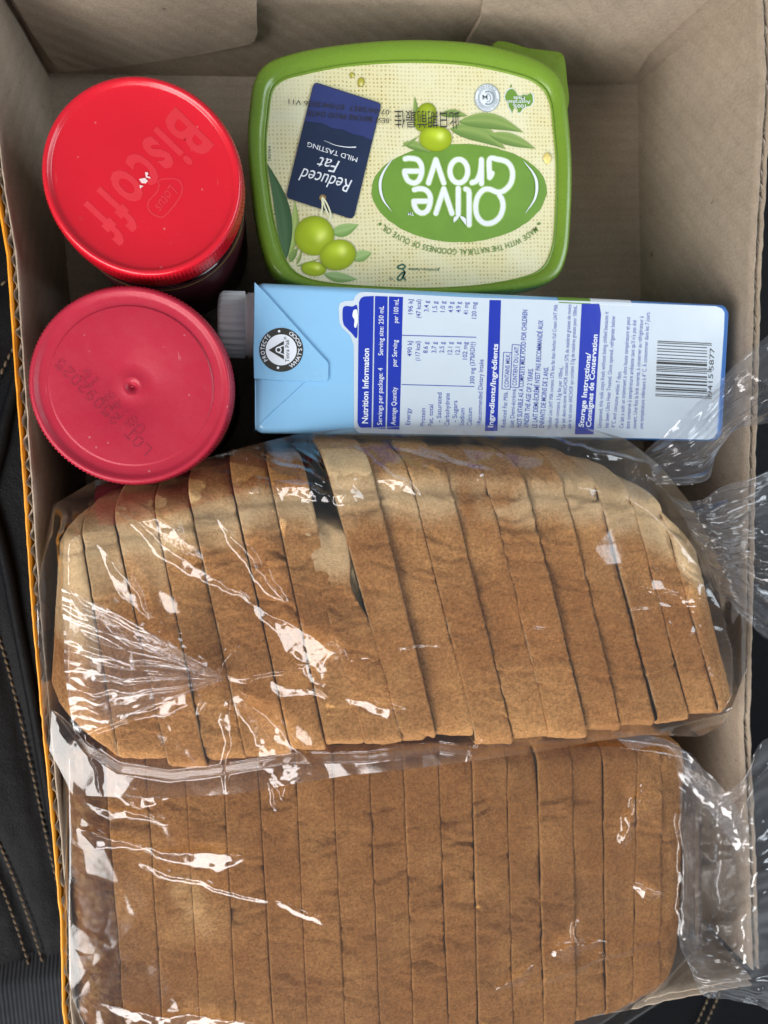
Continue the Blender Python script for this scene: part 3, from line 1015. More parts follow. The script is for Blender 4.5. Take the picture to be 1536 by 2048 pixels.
for a, b, wd, cu in (((630, 690), (1015, 830), 130, -45), ((690, 640), (1140, 715), 110, -40), ((900, 730), (1225, 828), 85, -10), ((560, 590), (750, 600), 55, -12), ((300, 790), (500, 855), 60, -10), ((380, 640), (380, 465), 30, 8), ((290, 815), (410, 740), 16, 6)):
    A, B = q4(*a), q4(*b)
    Art.piece('printed_leaf', leaf_art, A, B, wd / TS, cu / TS, Zp(2), (0.10, 0.21, 0.04), (0.33, 0.46, 0.13))
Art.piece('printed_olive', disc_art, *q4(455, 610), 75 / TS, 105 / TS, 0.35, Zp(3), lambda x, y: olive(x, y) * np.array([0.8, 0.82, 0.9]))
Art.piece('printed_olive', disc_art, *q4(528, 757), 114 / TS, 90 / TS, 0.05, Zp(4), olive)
S3 = 3.791
q3 = lambda x, y: (480 + x / S3, 60 + y / S3)
for a, b, wd, cu, c0, c1 in (((370, 1720), (415, 1290), 70, 22, (0.22, 0.34, 0.06), (0.52, 0.66, 0.22)), ((690, 1540), (900, 1475), 95, 8, (0.15, 0.30, 0.06), (0.40, 0.58, 0.22)), ((860, 1740), (1000, 1690), 85, -6, (0.18, 0.34, 0.08), (0.45, 0.62, 0.25)), ((640, 1850), (890, 1890), 75, 6, (0.15, 0.30, 0.06), (0.45, 0.62, 0.28)), ((350, 1740), (205, 1010), 120, 45, (0.035, 0.10, 0.035), (0.10, 0.20, 0.09)), ((430, 1780), (470, 1660), 18, 4, (0.1, 0.2, 0.03), (0.4, 0.5, 0.15)), ((430, 1790), (600, 1735), 18, 4, (0.1, 0.2, 0.03), (0.4, 0.5, 0.15)), ((380, 1760), (440, 1650), 50, -8, (0.12, 0.24, 0.05), (0.3, 0.42, 0.12))):
    Art.piece('printed_leaf', leaf_art, q3(*a), q3(*b), wd / S3, cu / S3, Zp(2), c0, c1)
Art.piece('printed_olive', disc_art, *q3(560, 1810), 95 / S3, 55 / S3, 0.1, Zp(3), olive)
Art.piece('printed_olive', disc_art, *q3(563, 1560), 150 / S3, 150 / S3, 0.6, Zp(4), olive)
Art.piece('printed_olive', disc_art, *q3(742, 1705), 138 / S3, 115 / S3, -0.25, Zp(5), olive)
drop = lambda x, y: np.clip(np.array([0.45, 0.42, 0.05])[None] + np.exp(-((x - 0.1) ** 2 + (y - 0.45) ** 2) / 0.15)[:, None] * np.array([0.4, 0.4, 0.35]) - np.clip(x * x + y * y - 0.6, 0, 1)[:, None] * 0.7, 0.02, 1)
Art.piece('printed_oil_drop', disc_art, *q3(918, 395), 26 / S3, 36 / S3, 0.1, Zp(3), drop, 5, 20)
Art.piece('printed_oil_drop', disc_art, *q3(850, 342), 18 / S3, 22 / S3, -0.5, Zp(3), drop, 5, 20)
# brand lettering drawn as broad strokes
def E(cx, cy, rx, ry, a0, a1, n=26): return ellipse_pts(cx, cy, rx, ry, n, 0, math.radians(a0), math.radians(a1), True)


strokes = [
    # G with its long tail, and the O it runs into
    spline([(905, 1025), (905, 905), (960, 902), (1030, 925), (1064, 985), (1055, 1065), (1010, 1118), (962, 1132), (905, 1112), (860, 1118), (822, 1165), (808, 1235), (822, 1305), (868, 1348), (925, 1345), (975, 1305), (998, 1240), (992, 1185), (972, 1150)], 8),
    spline([(905, 1030), (912, 1020), (922, 1000)], 4),
    np.array([(848, 905), (848, 1072)]), spline([(848, 930), (838, 1000), (815, 1050), (782, 1066)], 6),
    E(690, 985, 62, 82, 0, 360, 40),
    np.array([(478, 1068), (530, 905)]), np.array([(585, 1068), (530, 905)]),
    spline([(316, 900), (345, 895), (400, 905), (428, 945), (430, 1000), (410, 1050), (375, 1068), (335, 1050), (315, 1010), (312, 985)], 6), np.array([(312, 985), (428, 985)]),
    np.array([(762, 1360), (762, 1135)]), spline([(762, 1135), (755, 1118), (738, 1110)], 4),
    np.array([(686, 1285), (686, 1105)]),
    np.array([(530, 1280), (585, 1108)]), np.array([(642, 1280), (585, 1108)]),
    spline([(380, 1115), (410, 1108), (455, 1115), (487, 1150), (490, 1205), (470, 1260), (435, 1278), (400, 1262), (380, 1225), (376, 1195)], 6), np.array([(376, 1195), (488, 1195)]),
]
g1, g2 = Geo(), Geo()
for s in strokes:
    s = np.asarray(s, float)
    if len(s) == 2: s = np.array([s[0] + (s[1] - s[0]) * t for t in np.linspace(0, 1, 5)])
    p = Q4(s)
    stroke(g1, p, 47 / TS, Zp(2.2)); stroke(g2, p, 33 / TS, Zp(3.4))
for a, b, cu in (((690, 1300), (655, 1345), 8), ((700, 1300), (738, 1362), -10)):
    leaf_art(g2, q4(*a), q4(*b), 26 / TS, cu / TS, Zp(3.4))
text(g2, 'TM', q4(375, 1272), q4(335, 1272), 6, Zp(3.4), offset=0.01)
for pts in ([(235, 890), (165, 990), (140, 1080), (160, 1180), (222, 1268)], [(1140, 912), (1210, 1000), (1235, 1080), (1220, 1180), (1152, 1282)]):
    p = spline(Q4(pts), 8)
    stroke(g2, p, 5, Zp(3.4), taper=5.5 * np.sin(np.linspace(0.05, math.pi - 0.05, len(p))), caps=False)
g1.build('lettering_glow', M['pale_green'], tlid)
g2.build('brand_lettering', M['white_ink'], tlid)
g = Geo()
arc = spline(Q4([(1228, 1370), (1130, 1440), (1010, 1490), (880, 1517), (720, 1530), (560, 1520), (430, 1490), (300, 1440), (165, 1358)]), 8)
text_path(g, 'MADE WITH THE NATURAL GOODNESS OF OLIVE OIL', arc, 10.5, Zp(2), 0.006)
for c in ((1248, 1352), (140, 1355)): poly(g, ellipse_pts(*q4(*c), 3, 3, 12), Zp(2))
g.build('slogan', M['green_ink'], tlid)
# small marks: maker's mark, certification seal, country map
g = Geo()
text(g, 'goodman fielder', q4(555, 1668), q4(332, 1660), 5.5, Zp(2), 0.0)
g.build('maker_name', M['dkgreen_ink'], tlid)
g = Geo(); text(g, 'TM', q4(235, 1728), q4(205, 1728), 4, Zp(2)); g.build('trade_mark', M['dkgreen_ink'], tlid)
g = Geo()
stroke(g, spline(Q4([(285, 1640), (262, 1655), (285, 1668), (315, 1655), (300, 1636), (285, 1640)]), 6), 3, Zp(2))
stroke(g, spline(Q4([(300, 1668), (312, 1700), (285, 1745), (262, 1735), (290, 1700), (315, 1690), (300, 1720), (318, 1745)]), 6), 3, Zp(2))
g.build('maker_monogram', M['dkgreen_ink'], tlid)
g = Geo()
text(g, '182764', q3(232, 990), q3(232, 880), 4.5, Zp(2))
g.build('print_number', M['dkgreen_ink'], tlid)
g = Geo()
cs = q4(888, 474)
for r, wd in ((27.5, 1.4), (20, 1.0), (17.5, 0.8)):
    p = ellipse_pts(*cs, r * 0.9, r, 48, 0, 0, 2 * math.pi, True); stroke(g, p, wd, Zp(3), caps=False)
stroke(g, ellipse_pts(cs[0] + 2, cs[1], 11, 13, 24, 0, -2.0, 2.0, True), 3.4, Zp(3))
stroke(g, ellipse_pts(cs[0] + 1, cs[1], 6, 8, 16, 0, -1.8, 1.8, True), 1.6, Zp(3))
text(g, 'M', (cs[0] + 1, cs[1] - 6), (cs[0] - 10, cs[1] - 6), 9, Zp(3), 0.01)
text_path(g, 'HALAL AUTHORITY', ellipse_pts(*cs, 19.5, 21.5, 40, 0, 0.1, math.pi - 0.1, True)[::1], 3.6, Zp(3))
text_path(g, 'CERTIFIED', ellipse_pts(*cs, 19.5, 21.5, 40, 0, math.pi + 0.6, 2 * math.pi - 0.6, True), 3.6, Zp(3))
g.build('certification_seal', M['grey_ink'], tlid)
g = Geo(); poly(g, ellipse_pts(*cs, 25, 28, 40), Zp(2)); g.build('seal_ground', M['white_ink'], tlid)
mp = [(1205, 455), (1190, 440), (1170, 455), (1140, 452), (1120, 462), (1100, 458), (1085, 430), (1065, 412), (1045, 412), (1025, 430), (1012, 465), (1018, 490), (1035, 510), (1040, 535), (1055, 560), (1062, 580), (1070, 555), (1085, 540), (1100, 552), (1105, 578), (1120, 575), (1135, 550), (1165, 535), (1190, 530), (1208, 500)]
g = Geo(); mpa = np.array(mp, float); mc_ = mpa.mean(0); poly(g, Q4(mc_ + (mpa - mc_) * 1.07), Zp(1.4)); g.build('map_ground', M['white_ink'], tlid)
g = Geo(); poly(g, Q4(mp), Zp(2.4)); poly(g, Q4([(1045, 395), (1055, 380), (1062, 395), (1052, 402)]), Zp(2.4)); g.build('country_map', M['grove'], tlid)
g = Geo()
text(g, '100%', q4(1158, 520), q4(1068, 518), 6, Zp(3.4), 0.012); text(g, 'Australian', q4(1190, 493), q4(1030, 491), 6, Zp(3.4), 0.012); text(g, 'Made', q4(1150, 466), q4(1072, 465), 6, Zp(3.4), 0.012)
g.build('map_lettering', M['white_ink'], tlid)
# the printed swing tag
tagp = [q3(*p) for p in [(585, 400), (1045, 548), (1066, 562), (1066, 585), (868, 1405), (850, 1428), (828, 1428), (372, 1278), (354, 1262), (354, 1240), (552, 425), (565, 404)]]
g = Geo(); poly(g, tagp, Zp(6)); g.build('swing_tag', M['navy'], tlid)
g = Geo(); poly(g, [q3(*p) for p in [(585, 404), (1043, 552), (1062, 564), (1062, 585), (1000, 835), (930, 805), (860, 790), (780, 755), (700, 745), (620, 705), (560, 700), (492, 690), (555, 428), (568, 408)]], Zp(6.7)); g.build('tag_upper_colour', M['navy2'], tlid)
g = Geo()
text(g, 'MILD TASTING', q3(893, 968), q3(515, 848), 9, Zp(8), 0.004)
p = spline([q3(*p) for p in [(880, 888), (810, 888), (720, 872), (640, 838)]], 8); stroke(g, p, 2, Zp(8), taper=np.linspace(2.4, 0.6, len(p)), caps=False)


text(g, 'Reduced', q3(852, 1140), q3(458, 1040), 25, Zp(8), 0.0, 0.35)
text(g, 'Fat', q3(758, 995), q3(592, 958), 24, Zp(8), 0.0, 0.35)
g.build('tag_lettering', M['white_ink'], tlid)
g = Geo()
poly(g, ellipse_pts(*q3(627, 1272), 7, 6.5, 16), Zp(7.2))
g.build('tag_eyelet', M['jar_gold'], tlid)
g = Geo()
for pts in ([(622, 1275), (625, 1330), (618, 1400)], [(632, 1275), (660, 1320), (688, 1395), (682, 1440)], [(626, 1270), (640, 1330), (668, 1400)]):
    p = spline([q3(*p) for p in pts], 6); stroke(g, p, 3.2, Zp(8.2))
g.build('tag_string', M['cream_ink'], tlid)
# ink-jet best before line across tag and weave
g = Geo()
def jet(s, a, b, h, o=0.0): text(g, s, a, b, h, Zp(9), o)
jet('BEST BEFORE PROD DATE', q3(1130, 672), q3(515, 610), 9)
jet('07/04/2027  07/04/2026 V11', q3(1133, 607), q3(368, 522), 9)
jet('此日期前最佳', q4(692, 580), q4(240, 570), 24)
g.build('date_print', M['black_ink'], tlid)
# a smear of margarine on the label
g = Geo()
cb = q4(1305, 895); r_ = np.random.RandomState(3)
for k in range(5):
    c = at(cb[0] + r_.uniform(-4, 4), cb[1] + r_.uniform(-6, 6), Zp(2)); a = 0.0011 + 0.0006 * r_.rand()
    th = np.linspace(0, 2 * np.pi, 12, endpoint=False)
    V = [c + np.stack([a * np.cos(ph) * np.cos(th) * (1 + 0.2 * r_.rand(12)), a * 1.5 * np.cos(ph) * np.sin(th), np.full(12, 0.0009 * np.sin(ph))], -1) for ph in np.linspace(0, math.pi / 2, 5)]
    g.add(np.array(V), gridF(5, 12, closev=True))
g.build('margarine_smear', M['butter'], tlid, True)

# ------------------------------------------------------------------ milk carton (lying on its wide side)
ZC = 0.093
cTL, cBL, cTR, cBR = at(509, 563, ZC), at(511, 866, ZC), at(1460, 606, ZC), at(1449, 884, ZC)
car = thing('milk_carton', tuple((cTL + cBL) / 2 * np.array([1, 1, 0])), 'pale blue milk carton with white nutrition panel, lying on its side above the loaf', 'carton')
ex = (cTR + cBR - cTL - cBL); ex /= np.linalg.norm(ex); ey = np.array([-ex[1], ex[0], 0])
car_o = (cTL + cBL) / 2
LEN = float((((cTR + cBR) / 2) - car_o) @ ex); WID = float((cTL - cBL) @ ey)
HW = WID / 2; R0 = 0.0032


def section(n=7, inset=0.0, bow=0.0):
    pts = []
    for (cx_, cz_, a0) in ((HW - R0, ZC - R0, 0), (-HW + R0, ZC - R0, 90), (-HW + R0, R0 + 0.001, 180), (HW - R0, R0 + 0.001, 270)):
        for k in range(n):
            a = math.radians(a0 + 90 * k / (n - 1)); pts.append((cx_ + R0 * math.cos(a), cz_ + R0 * math.sin(a)))
    return np.array(pts)


S = section()
xs_ = np.concatenate([[0.0, 0.0006, 0.0016, 0.003], np.linspace(0.006, LEN - 0.006, 40), [LEN - 0.003, LEN - 0.0014, LEN - 0.0004, LEN]])
V = []
for x in xs_:
    edge = min(x, LEN - x)
    ins = max(0, 0.0022 - edge) * 0.7
    s = S.copy(); cz_ = ZC / 2
    s[:, 0] *= (HW - ins) / HW; s[:, 1] = cz_ + (s[:, 1] - cz_) * (cz_ - ins) / cz_
    V.append(car_o * np.array([1, 1, 0]) + x * ex + s[:, :1] * ey + np.stack([0 * s[:, 1], 0 * s[:, 1], s[:, 1]], -1))
V = np.array(V); ns = len(S)
# store in the carton's own frame so the skin colour runs along it
carrot = math.atan2(ex[1], ex[0])
car.rotation_euler = (0, 0, carrot)
RZ = np.array([[math.cos(carrot), math.sin(carrot), 0], [-math.sin(carrot), math.cos(carrot), 0], [0, 0, 1]])


def tocar(V):
    o = ORG[car.name]
    return (np.asarray(V).reshape(-1, 3) - o) @ RZ.T + o


F = gridF(len(xs_), ns, closev=True)
F += [tuple(range(ns))[::-1], tuple((len(xs_) - 1) * ns + i for i in range(ns))]
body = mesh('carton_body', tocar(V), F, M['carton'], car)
body.data.polygons[-1].use_smooth = False; body.data.polygons[-2].use_smooth = False


class CG(Geo):
    def build(s, name, mat, parent, **kw):
        s.V = [tocar(v) for v in s.V]
        return Geo.build(s, name, mat, parent, **kw)


zc = lambda k: ZC + 0.00010 * k
S5 = 2.793
q5 = lambda x, y: (430 + x / S5, 540 + y / S5)
q6 = lambda x, y: (930 + x / S5, 560 + y / S5)
g = CG()
pan = [(708, 858), (707.5, 690), (700, 670), (684, 655), (679, 645), (677, 617), (680, 606), (690, 602), (707, 601), (711, 592), (718, 585.5), (728, 583.7), (930, 594.5), (1231, 604.5), (1432, 612.5), (1444, 617), (1449, 626), (1448, 660), (1438, 800), (1433, 866), (1428, 876), (1416, 879), (1100, 873), (720, 866)]
poly(g, pan, zc(1)); g.build('white_panel', M['panel'], car)
g = CG(); poly(g, [(728, 593), (722, 596), (718, 604), (716.5, 700), (715, 845), (718, 853), (724, 856), (743, 857), (747.5, 592)], zc(2)); g.build('blue_band', M['blue_ink'], car)
g = CG(); poly(g, [(750, 592), (746, 857), (771, 858), (775.3, 593)], zc(2)); g.build('blue_band', M['blue_ink'], car)
g = CG(); poly(g, [(778, 593), (774, 858), (799, 859), (806, 594)], zc(2)); g.build('blue_band', M['blue_ink'], car)
g = CG(); poly(g, [(979, 600), (1002, 600.5), (995, 862), (970, 862)], zc(2)); g.build('blue_band', M['blue_ink'], car)
g = CG(); poly(g, [q6(652, 133), q6(750, 133), q6(760, 190), q6(718, 862), q6(614, 862)], zc(2)); g.build('blue_band', M['blue_ink'], car)
g = CG(); poly(g, spline([(686, 616), (692, 612), (705, 613), (714, 611), (715, 640), (714, 676), (703, 666), (694, 657), (687, 648), (685, 632)], 4, True), zc(2)); g.build('blue_map', M['blue_ink'], car)
g = CG()
poly(g, spline([(707, 621), (713, 619), (715, 626), (716, 640), (712, 655), (708, 652), (709, 640), (705, 632)], 4, True), zc(3))
g.build('white_cow', M['white_ink'], car)
g = CG()
text(g, 'Nutrition Information', (735.5, 847), (738, 697), 11.5, zc(3), 0.022)
text(g, 'Servings per package: 4', (764, 850), (765.5, 736), 9.5, zc(3), 0.004)
text(g, 'Serving size: 250 mL', (766, 711), (767.5, 612), 9.5, zc(3), 0.004)
text(g, 'Average Quantity', (791, 850), (793.5, 774.5), 9.5, zc(3), 0.004)
text(g, 'per Serving', (793, 733), (795, 680), 9.5, zc(3), 0.004)
text(g, 'per 100 mL', (796, 646), (797.5, 598), 9.5, zc(3), 0.004)
g.build('nutrition_heading', M['white_ink'], car)
g = CG()
text(g, 'Ingredients/Ingrédients', (986, 855), (996, 688), 10, zc(3), 0.022)
g.build('ingredients_heading', M['white_ink'], car)
g = CG()
text(g, 'Storage Instructions/', q6(662, 823), q6(704, 408), 10, zc(3), 0.022)
text(g, 'Consignes de Conservation', q6(703, 823), q6(741, 305), 10, zc(3), 0.022)
g.build('storage_heading', M['white_ink'], car)
g = CG()
T5 = lambda s, a, b, h=9, o=0.002: text(g, s, q5(*a), q5(*b), h, zc(2), o)
rows = [('Energy', 1090, 865, 772, '490 kJ', 1099, 483, 398, '196 kJ', 1104, 247, 165),
        ('', 0, 0, 0, '(117 kcal)', 1144, 507, 398, '(47 kcal)', 1149, 268, 165),
        ('Protein', 1172, 872, 772, '8.6 g', 1188, 465, 402, '3.4 g', 1193, 233, 172),
        ('Fat, total', 1216, 872, 752, '3.7 g', 1235, 463, 402, '1.5 g', 1240, 235, 175),
        ('- Saturated', 1263, 850, 685, '2.5 g', 1279, 463, 402, '1.0 g', 1284, 235, 175),
        ('Carbohydrate', 1308, 872, 688, '12.1 g', 1324, 472, 402, '4.9 g', 1329, 238, 178),
        ('- Sugars', 1351, 850, 730, '12.1 g', 1367, 472, 402, '4.9 g', 1372, 238, 178),
        ('Sodium', 1391, 872, 772, '102 mg', 1408, 500, 402, '41 mg', 1414, 250, 180),
        ('Calcium', 1433, 872, 770, '300 mg (37%RDI†)', 1449, 636, 402, '120 mg', 1459, 272, 180)]
for a, ax, a0, a1, b, bx_, b0, b1, c, cx_, c0_, c1_ in rows:
    if a: T5(a, (ax, a0), (ax + 3, a1))
    T5(b, (bx_, b0), (bx_ + 2, b1)); T5(c, (cx_, c0_), (cx_ + 1, c1_))
T5('†Recommended Dietary Intake', (1488, 872), (1500, 500))
for a, b in (((1046, 365), (1460, 376)), ((1042, 640), (1448, 651))):
    stroke(g, np.array([q5(*a), q5(*b)]), 1.6, zc(2), caps=False)
T6 = lambda s, a, b, h=8.5, o=0.0: text(g, s, q6(*a), q6(*b), h, zc(2), o)
T6('Reduced Fat Milk.', (226, 824), (241, 622)); T6('CONTAINS MILK.', (243, 600), (253, 412), 8.5, 0.010)
T6('Lait Demi-écrémé.', (272, 824), (286, 605)); T6('CONTIENT DU LAIT.', (288, 590), (301, 370), 8.5, 0.010)
for bxp in ([(206, 608), (252, 612), (262, 407), (216, 403)], [(254, 598), (301, 602), (312, 364), (264, 360)]):
    pp = np.array([q6(*p) for p in bxp + bxp[:1]])
    for a, b in zip(pp[:-1], pp[1:]): stroke(g, np.array([a, b]), 1.3, zc(2), caps=False)
T6('NOT SUITABLE AS A COMPLETE MILK FOOD FOR CHILDREN', (316, 824), (349, 168), 9.5, 0.012)
T6('UNDER THE AGE OF 2 YEARS.', (354, 824), (381, 495), 9.5, 0.012)
T6('LE LAIT DEMI-ÉCRÉMÉ N\'EST PAS RECOMMANDÉ AUX', (402, 826), (437, 225), 9.5, 0.012)
T6('ENFANTS DE MOINS DE 2 ANS.', (441, 826), (467, 487), 9.5, 0.012)
T6('*Anchor Lite UHT Milk contains 57% less fat than Anchor Full Cream UHT Milk', (482, 836), (518, 138), 7.5)
T6('which contains 3.5g fat per 100mL.', (519, 828), (548, 483), 7.5)
T6('*Le lait demi-écrémé ANCHOR contient 57% de matières grasses de moins', (558, 836), (594, 138), 7.5)
T6('que le lait entier ANCHOR qui contient 3.5g de matières grasses pour 100mL.', (592, 832), (626, 142), 7.5)
T6('Unopened, this milk stays fresh without being chilled because it', (762, 826), (802, 178), 8)
T6('has been Ultra Heat Treated. Once opened, refrigerate below', (801, 826), (840, 203), 8)
T6('4°C and consume within 7 days.', (838, 826), (873, 510), 8)
T6('Ce lait a subi un traitement à ultra haute température et peut', (884, 828), (923, 207), 8)
T6('être conservé à température ambiante tant qu\'il n\'a pas été', (920, 830), (958, 225), 8)
T6('ouvert. Une fois la brik ouverte, à conserver au réfrigérateur à', (956, 830), (997, 203), 8)
T6('une température inférieure à 4° C. À consommer dans les 7 jours.', (994, 832), (1033, 178), 8)
g.build('blue_lettering', M['text_blue'], car)
# bar code
g = CG()
Lc = {'9': '0001011', '4': '0100011', '1': '0011001', '5': '0110001'}
Rc = {'5': '1001110', '8': '1001000', '7': '1000100'}
bits = '101' + ''.join(Lc[c] for c in '9415') + '01010' + ''.join(Rc[c] for c in '5877') + '101'
for i, b in enumerate(bits):
    if b == '1':
        y0 = 655 - 310 * i / len(bits); y1 = 655 - 310 * (i + 0.92) / len(bits)
        lg = 1378 if i < 3 or i > len(bits) - 4 or 31 <= i <= 35 else 1352
        xa = 1063 + 13 * i / len(bits)
        poly(g, [q6(xa, y0 - 6), q6(xa, y1 - 6), q6(lg, y1 + 8), q6(lg, y0 + 8)], zc(2))
text(g, '9415', q6(1380, 648), q6(1386, 526), 9, zc(2)); text(g, '5877', q6(1388, 506), q6(1394, 380), 9, zc(2))
g.build('bar_code', M['black_ink'], car)
# artwork wrapping over the far edge
def edge_patch(name, x0, x1, mat):
    V = []
    for x in np.linspace(x0, x1, 8):
        for k in range(8):
            a = math.radians(5 + 80 * k / 7); r = R0 + 0.0002
            V.append(car_o * np.array([1, 1, 0]) + x * ex + (HW - R0 + r * math.cos(a)) * ey + np.array([0, 0, ZC - R0 + r * math.sin(a)]))
    mesh(name, tocar(V), gridF(8, 8), mat, car)


edge_patch('green_edge_print', LEN * 0.615, LEN * 0.685, M['grove'])
edge_patch('white_edge_print', LEN * 0.685, LEN * 0.775, M['white_ink'])
# folded ear of the carton top
zf = ZC + 0.0009
ear = [(509, 564), (530, 585), (580, 641), (630, 697), (654, 723), (657, 728), (657, 757), (654, 763), (600, 762), (560, 760.5), (508, 757), (506.5, 700), (508, 640)]
P = at(np.array(ear)[:, 0], np.array(ear)[:, 1], zf); k = len(P); c_ = P.mean(0)
V = np.concatenate([P + (c_ - P) * 0.012 + [0, 0, 0.0002], P, P - [0, 0, 0.0011]])
ear_o = mesh('folded_ear', tocar(V), [tuple(range(k))[::-1]] + [f[::-1] for f in gridF(3, k, closev=True)], M['flap'], car, smooth=False)
g = CG()
p = np.array([(609, 765), (580, 792), (545, 824), (512, 857)], float)
A = at(p[:, 0], p[:, 1], ZC + 0.00045)
for off, zz_ in ((0, 0),):
    n_ = np.array([-0.7, -0.7, 0])
    V = np.concatenate([A + n_ * 0.0022 - [0, 0, 0.0005], A, A - n_ * 0.0006 - [0, 0, 0.0005]])
    g.add(V, gridF(3, 4))
g.build('fold_ridge', M['flap'], car)
# round recycling badge on the ear
zb = zf + 0.00035
cb = q5(370, 446)
g = CG(); poly(g, ellipse_pts(*cb, 44, 44, 64), zb); g.build('badge_ring', M['black_ink'], ear_o)
g = CG(); poly(g, ellipse_pts(*cb, 31, 31, 64), zb + 0.0001)
text_path(g, 'PROTECTS', ellipse_pts(*cb, 33.5, 33.5, 60, 0, math.radians(142), math.radians(232), True), 7.5, zb + 0.0001, 0.012)
text_path(g, "WHAT'S GOOD", ellipse_pts(*cb, 41.5, 41.5, 60, 0, math.radians(63), math.radians(-65), True), 7.5, zb + 0.0001, 0.012)
for c in ((358, 342), (352, 546)): poly(g, ellipse_pts(*q5(*c), 2.6, 2.6, 10), zb + 0.0001)
g.build('badge_lettering', M['white_ink'], ear_o)
g = CG()
poly(g, [q5(*p) for p in [(300, 447), (385, 396), (385, 500)]], zb + 0.0002)
text(g, 'Tetra Pak', q5(414, 515), q5(414, 388), 7.5, zb + 0.0002); text(g, '®', q5(400, 388), q5(398, 372), 5, zb + 0.0002)
g.build('badge_triangle', M['black_ink'], ear_o)
g = CG()
stroke(g, ellipse_pts(*q5(355, 446), 5, 5, 20, 0, 0, 2 * math.pi, True), 2.4, zb + 0.0003, caps=False)
stroke(g, np.array([q5(355, 432), q5(385, 420)]), 2.4, zb + 0.0003); stroke(g, np.array([q5(355, 460), q5(385, 474)]), 2.4, zb + 0.0003)
g.build('badge_mark', M['white_ink'], ear_o)
# screw cap on the end panel
cz = 0.066
cc = at(508, 651, cz)
th = np.linspace(0, 2 * np.pi, 144, endpoint=False)
prof = [(0.0135, 0.0, 0), (0.0135, 0.0032, 0), (0.0128, 0.0035, 0), (0.0128, 0.0042, 0), (0.0136, 0.0045, 1), (0.0134, 0.0135, 1), (0.0126, 0.0150, 0), (0.0112, 0.0155, 0), (0.0001, 0.0155, 0)]
V = []
ccx = car_o * np.array([1, 1, 0]) + ((cc - car_o) @ ey) * ey + np.array([0, 0, cz])
for r, h, rb in prof:
    rr = r + rb * 0.00045 * np.sign(np.sin(th * 28)) * np.abs(np.sin(th * 28)) ** 0.4
    V.append(ccx - ex * h + (rr * np.cos(th))[:, None] * ey + (rr * np.sin(th))[:, None] * np.array([0, 0, 1]))
mesh('screw_cap', tocar(np.array(V)), gridF(len(prof), 144, closev=True), M['cap'], car)

# ------------------------------------------------------------------ bread
def interp(xy, x):
    a = np.array(xy, float); return np.interp(x, a[:, 0], a[:, 1])


FAR1 = [(80, 1190), (95, 1110), (120, 1060), (150, 1015), (200, 985), (300, 965), (360, 945), (449, 915), (528, 898), (602, 890), (640, 882), (700, 873), (800, 880), (900, 881), (1000, 884), (1100, 890), (1172, 900), (1250, 920), (1300, 958), (1345, 1010), (1400, 1090), (1440, 1180), (1464, 1270)]
NEAR1 = [(80, 1280), (100, 1400), (170, 1490), (237, 1532), (339, 1548), (416, 1540), (500, 1526), (585, 1512), (734, 1510), (878, 1490), (959, 1500), (1035, 1496), (1108, 1487), (1181, 1483), (1248, 1476), (1321, 1466), (1387, 1448), (1445, 1432), (1470, 1405)]


def profile(n_top=120, dome=True):
    """outline of a slice lying on its side: (u from base to dome, height 0..1), top face first"""
    pts = []
    for a in np.linspace(180, 90, 9): pts.append((0.060 + 0.060 * math.cos(math.radians(a)), 1 - 0.075 + 0.075 * math.sin(math.radians(a))))
    for u in np.linspace(0.075, 0.845, n_top): pts.append((u, 1.0))
    if dome:
        for a in np.linspace(86, -86, 26):
            pts.append((0.865 + 0.135 * math.cos(math.radians(a)), 0.5 + 0.5 * math.sin(math.radians(a))))
    else:
        for a in np.linspace(86, 0, 9): pts.append((0.93 + 0.07 * math.cos(math.radians(a)), 1 - 0.07 + 0.07 * math.sin(math.radians(a))))
        pts.append((1.0, 0.06))
    for u in np.linspace(0.84, 0.08, 8): pts.append((u, 0.0))
    pts += [(0.02, 0.02), (0.0, 0.07), (0.0, 0.3), (0.0, 0.6)]
    return np.array(pts)


